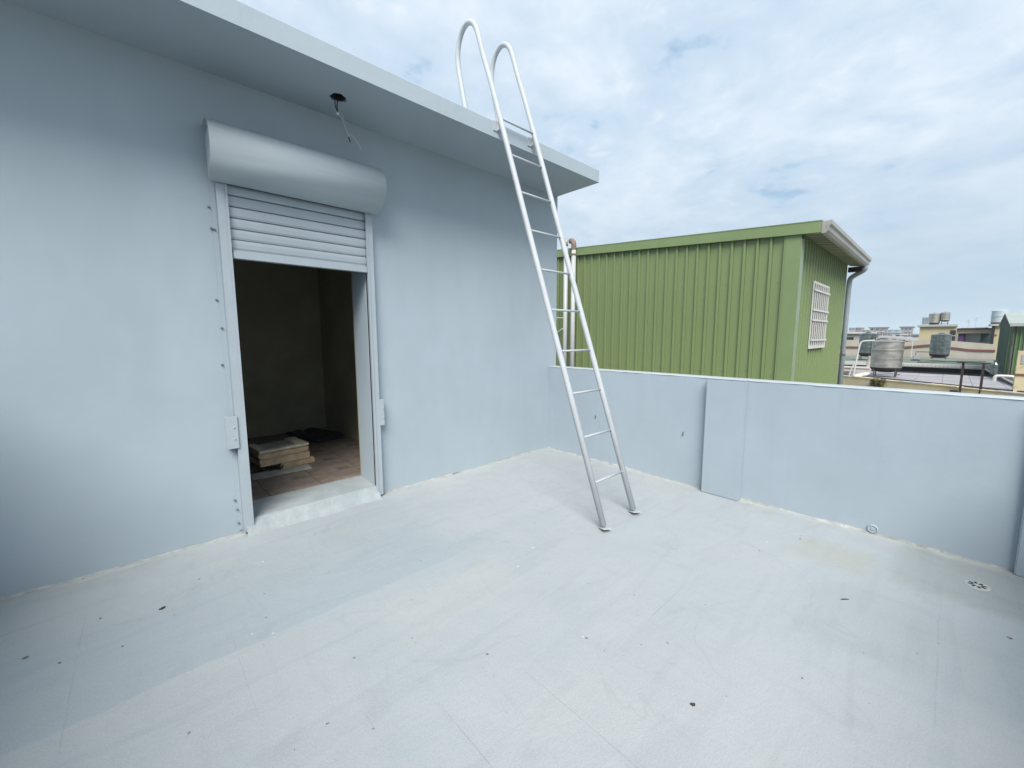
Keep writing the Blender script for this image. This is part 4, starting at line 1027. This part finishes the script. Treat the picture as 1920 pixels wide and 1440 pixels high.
def far_building(x, yc, w, top, mi, label):
    e = empty('far_building', (x, yc, -12.5), label, 'building', 'distant rooftops'); dp = 8 if x < 300 else 14
    top -= 0.4
    obj('wall', box(0, dp, -w/2, w/2, 0, top+12.5), m_city[0 if mi in (2, 4) else mi], e)
    if mi == 2:
        bm = bmesh.new(); prism(bm, [(-w/2-0.3, top+12.5005), (w/2+0.3, top+12.5005), (0, top+12.9)], 'x', -0.3, dp+0.3); obj('roof', bm, m_city[2], e)
    else:
        obj('roof', box(-0.3, dp+0.3, -w/2-0.2, w/2+0.2, top+12.5005, top+12.9), m_city[4 if mi == 4 else 0], e)
    n = max(2, int(w/(1.6 if x < 200 else 4)))
    for k in range(n):
        yy = -w/2+w*(k+0.5)/n; ww = w/n*0.28
        obj('window', box(-0.1, -0.001, yy-ww, yy+ww, top+12.5-1.7, top+12.5-0.6), m_citywin, e)
    if x < 150:
        bm = bmesh.new(); tube(bm, [(1.0, w*0.3, top+12.9), (1.0, w*0.3, top+14.1)], 0.04, 6); obj('roof_pipe', bm, m_city[1], e)
for a_ in (
    (420, 50.55, 3.66, 8.16, 1, 'small grey block on the skyline just beside the pale downpipe'),
    (400, 44.08, 3.73, 7.98, 5, 'squarish rose-grey block on the skyline between downpipe and wider tower'),
    (350, 34.15, 5.07, 5.54, 1, 'low long grey block leading up to the wider skyline tower'),
    (110, 6.72, 1.42, 1.92, 4, 'dark flat roofed building at the foot of the wider tower'),
    (95, 4.29, 1.28, 1.58, 0, 'white flat roofed building just behind the nearest tank top'),
    (170, 8.23, 3.65, 2.84, 2, 'long blue roofed shed between the two skyline towers'),
    (140, 4.04, 1.76, 2.05, 0, 'white building at the foot of the narrower skyline tower'),
    (120, 1.61, 1.32, 1.80, 4, 'dark roofed building between narrower tower and yellow building'),
    (85, 2.37, 0.94, 1.45, 3, 'cream low roof showing above the red banded wall beside the nearest tank'),
    (80, 1.05, 0.92, 1.33, 1, 'grey low roof showing above the middle of the red banded wall'),
    (75, -0.22, 1.00, 1.23, 0, 'white low roof showing above the red banded wall by the yellow building'),
    (600, 38.71, 11.02, 8.04, 1, 'faint hazy grey row of blocks farthest off between the towers'),
    ): far_building(*a_)
# low wooded hills on the horizon
bm = bmesh.new()
pts = []
N_ = 120
for i in range(N_+1):
    y = -2200+5000*i/N_
    z = 16+7*math.sin(i*0.21)+4*math.sin(i*0.57+1)+2*math.sin(i*1.7)
    pts.append((y, z))
A = [bm.verts.new((2300, y, -12.5)) for y, z in pts]; B = [bm.verts.new((2700, y, z)) for y, z in pts]; D = [bm.verts.new((3400, y, -12.5)) for y, z in pts]
for i in range(N_):
    bm.faces.new((A[i], A[i+1], B[i+1], B[i])); bm.faces.new((B[i], B[i+1], D[i+1], D[i]))
bmesh.ops.recalc_face_normals(bm, faces=bm.faces[:])
struct(obj('hills', bm, m_hill, smooth=True))

# ================================================================== haze in the air
hm = bpy.data.materials.new('haze_air'); hm.use_nodes = True; hn = hm.node_tree; hn.nodes.clear()
pv = hn.nodes.new('ShaderNodeVolumePrincipled'); pv.inputs['Density'].default_value = 0.0006; pv.inputs['Color'].default_value = (0.80, 0.89, 0.96, 1); pv.inputs['Anisotropy'].default_value = 0.2
ho = hn.nodes.new('ShaderNodeOutputMaterial'); hn.links.new(pv.outputs[0], ho.inputs['Volume'])
hz_o = obj('haze', box(-4000, 4000, -4000, 4000, -13.5, 40), hm); hz_o['kind'] = 'stuff'
sc.cycles.volume_bounces = 3
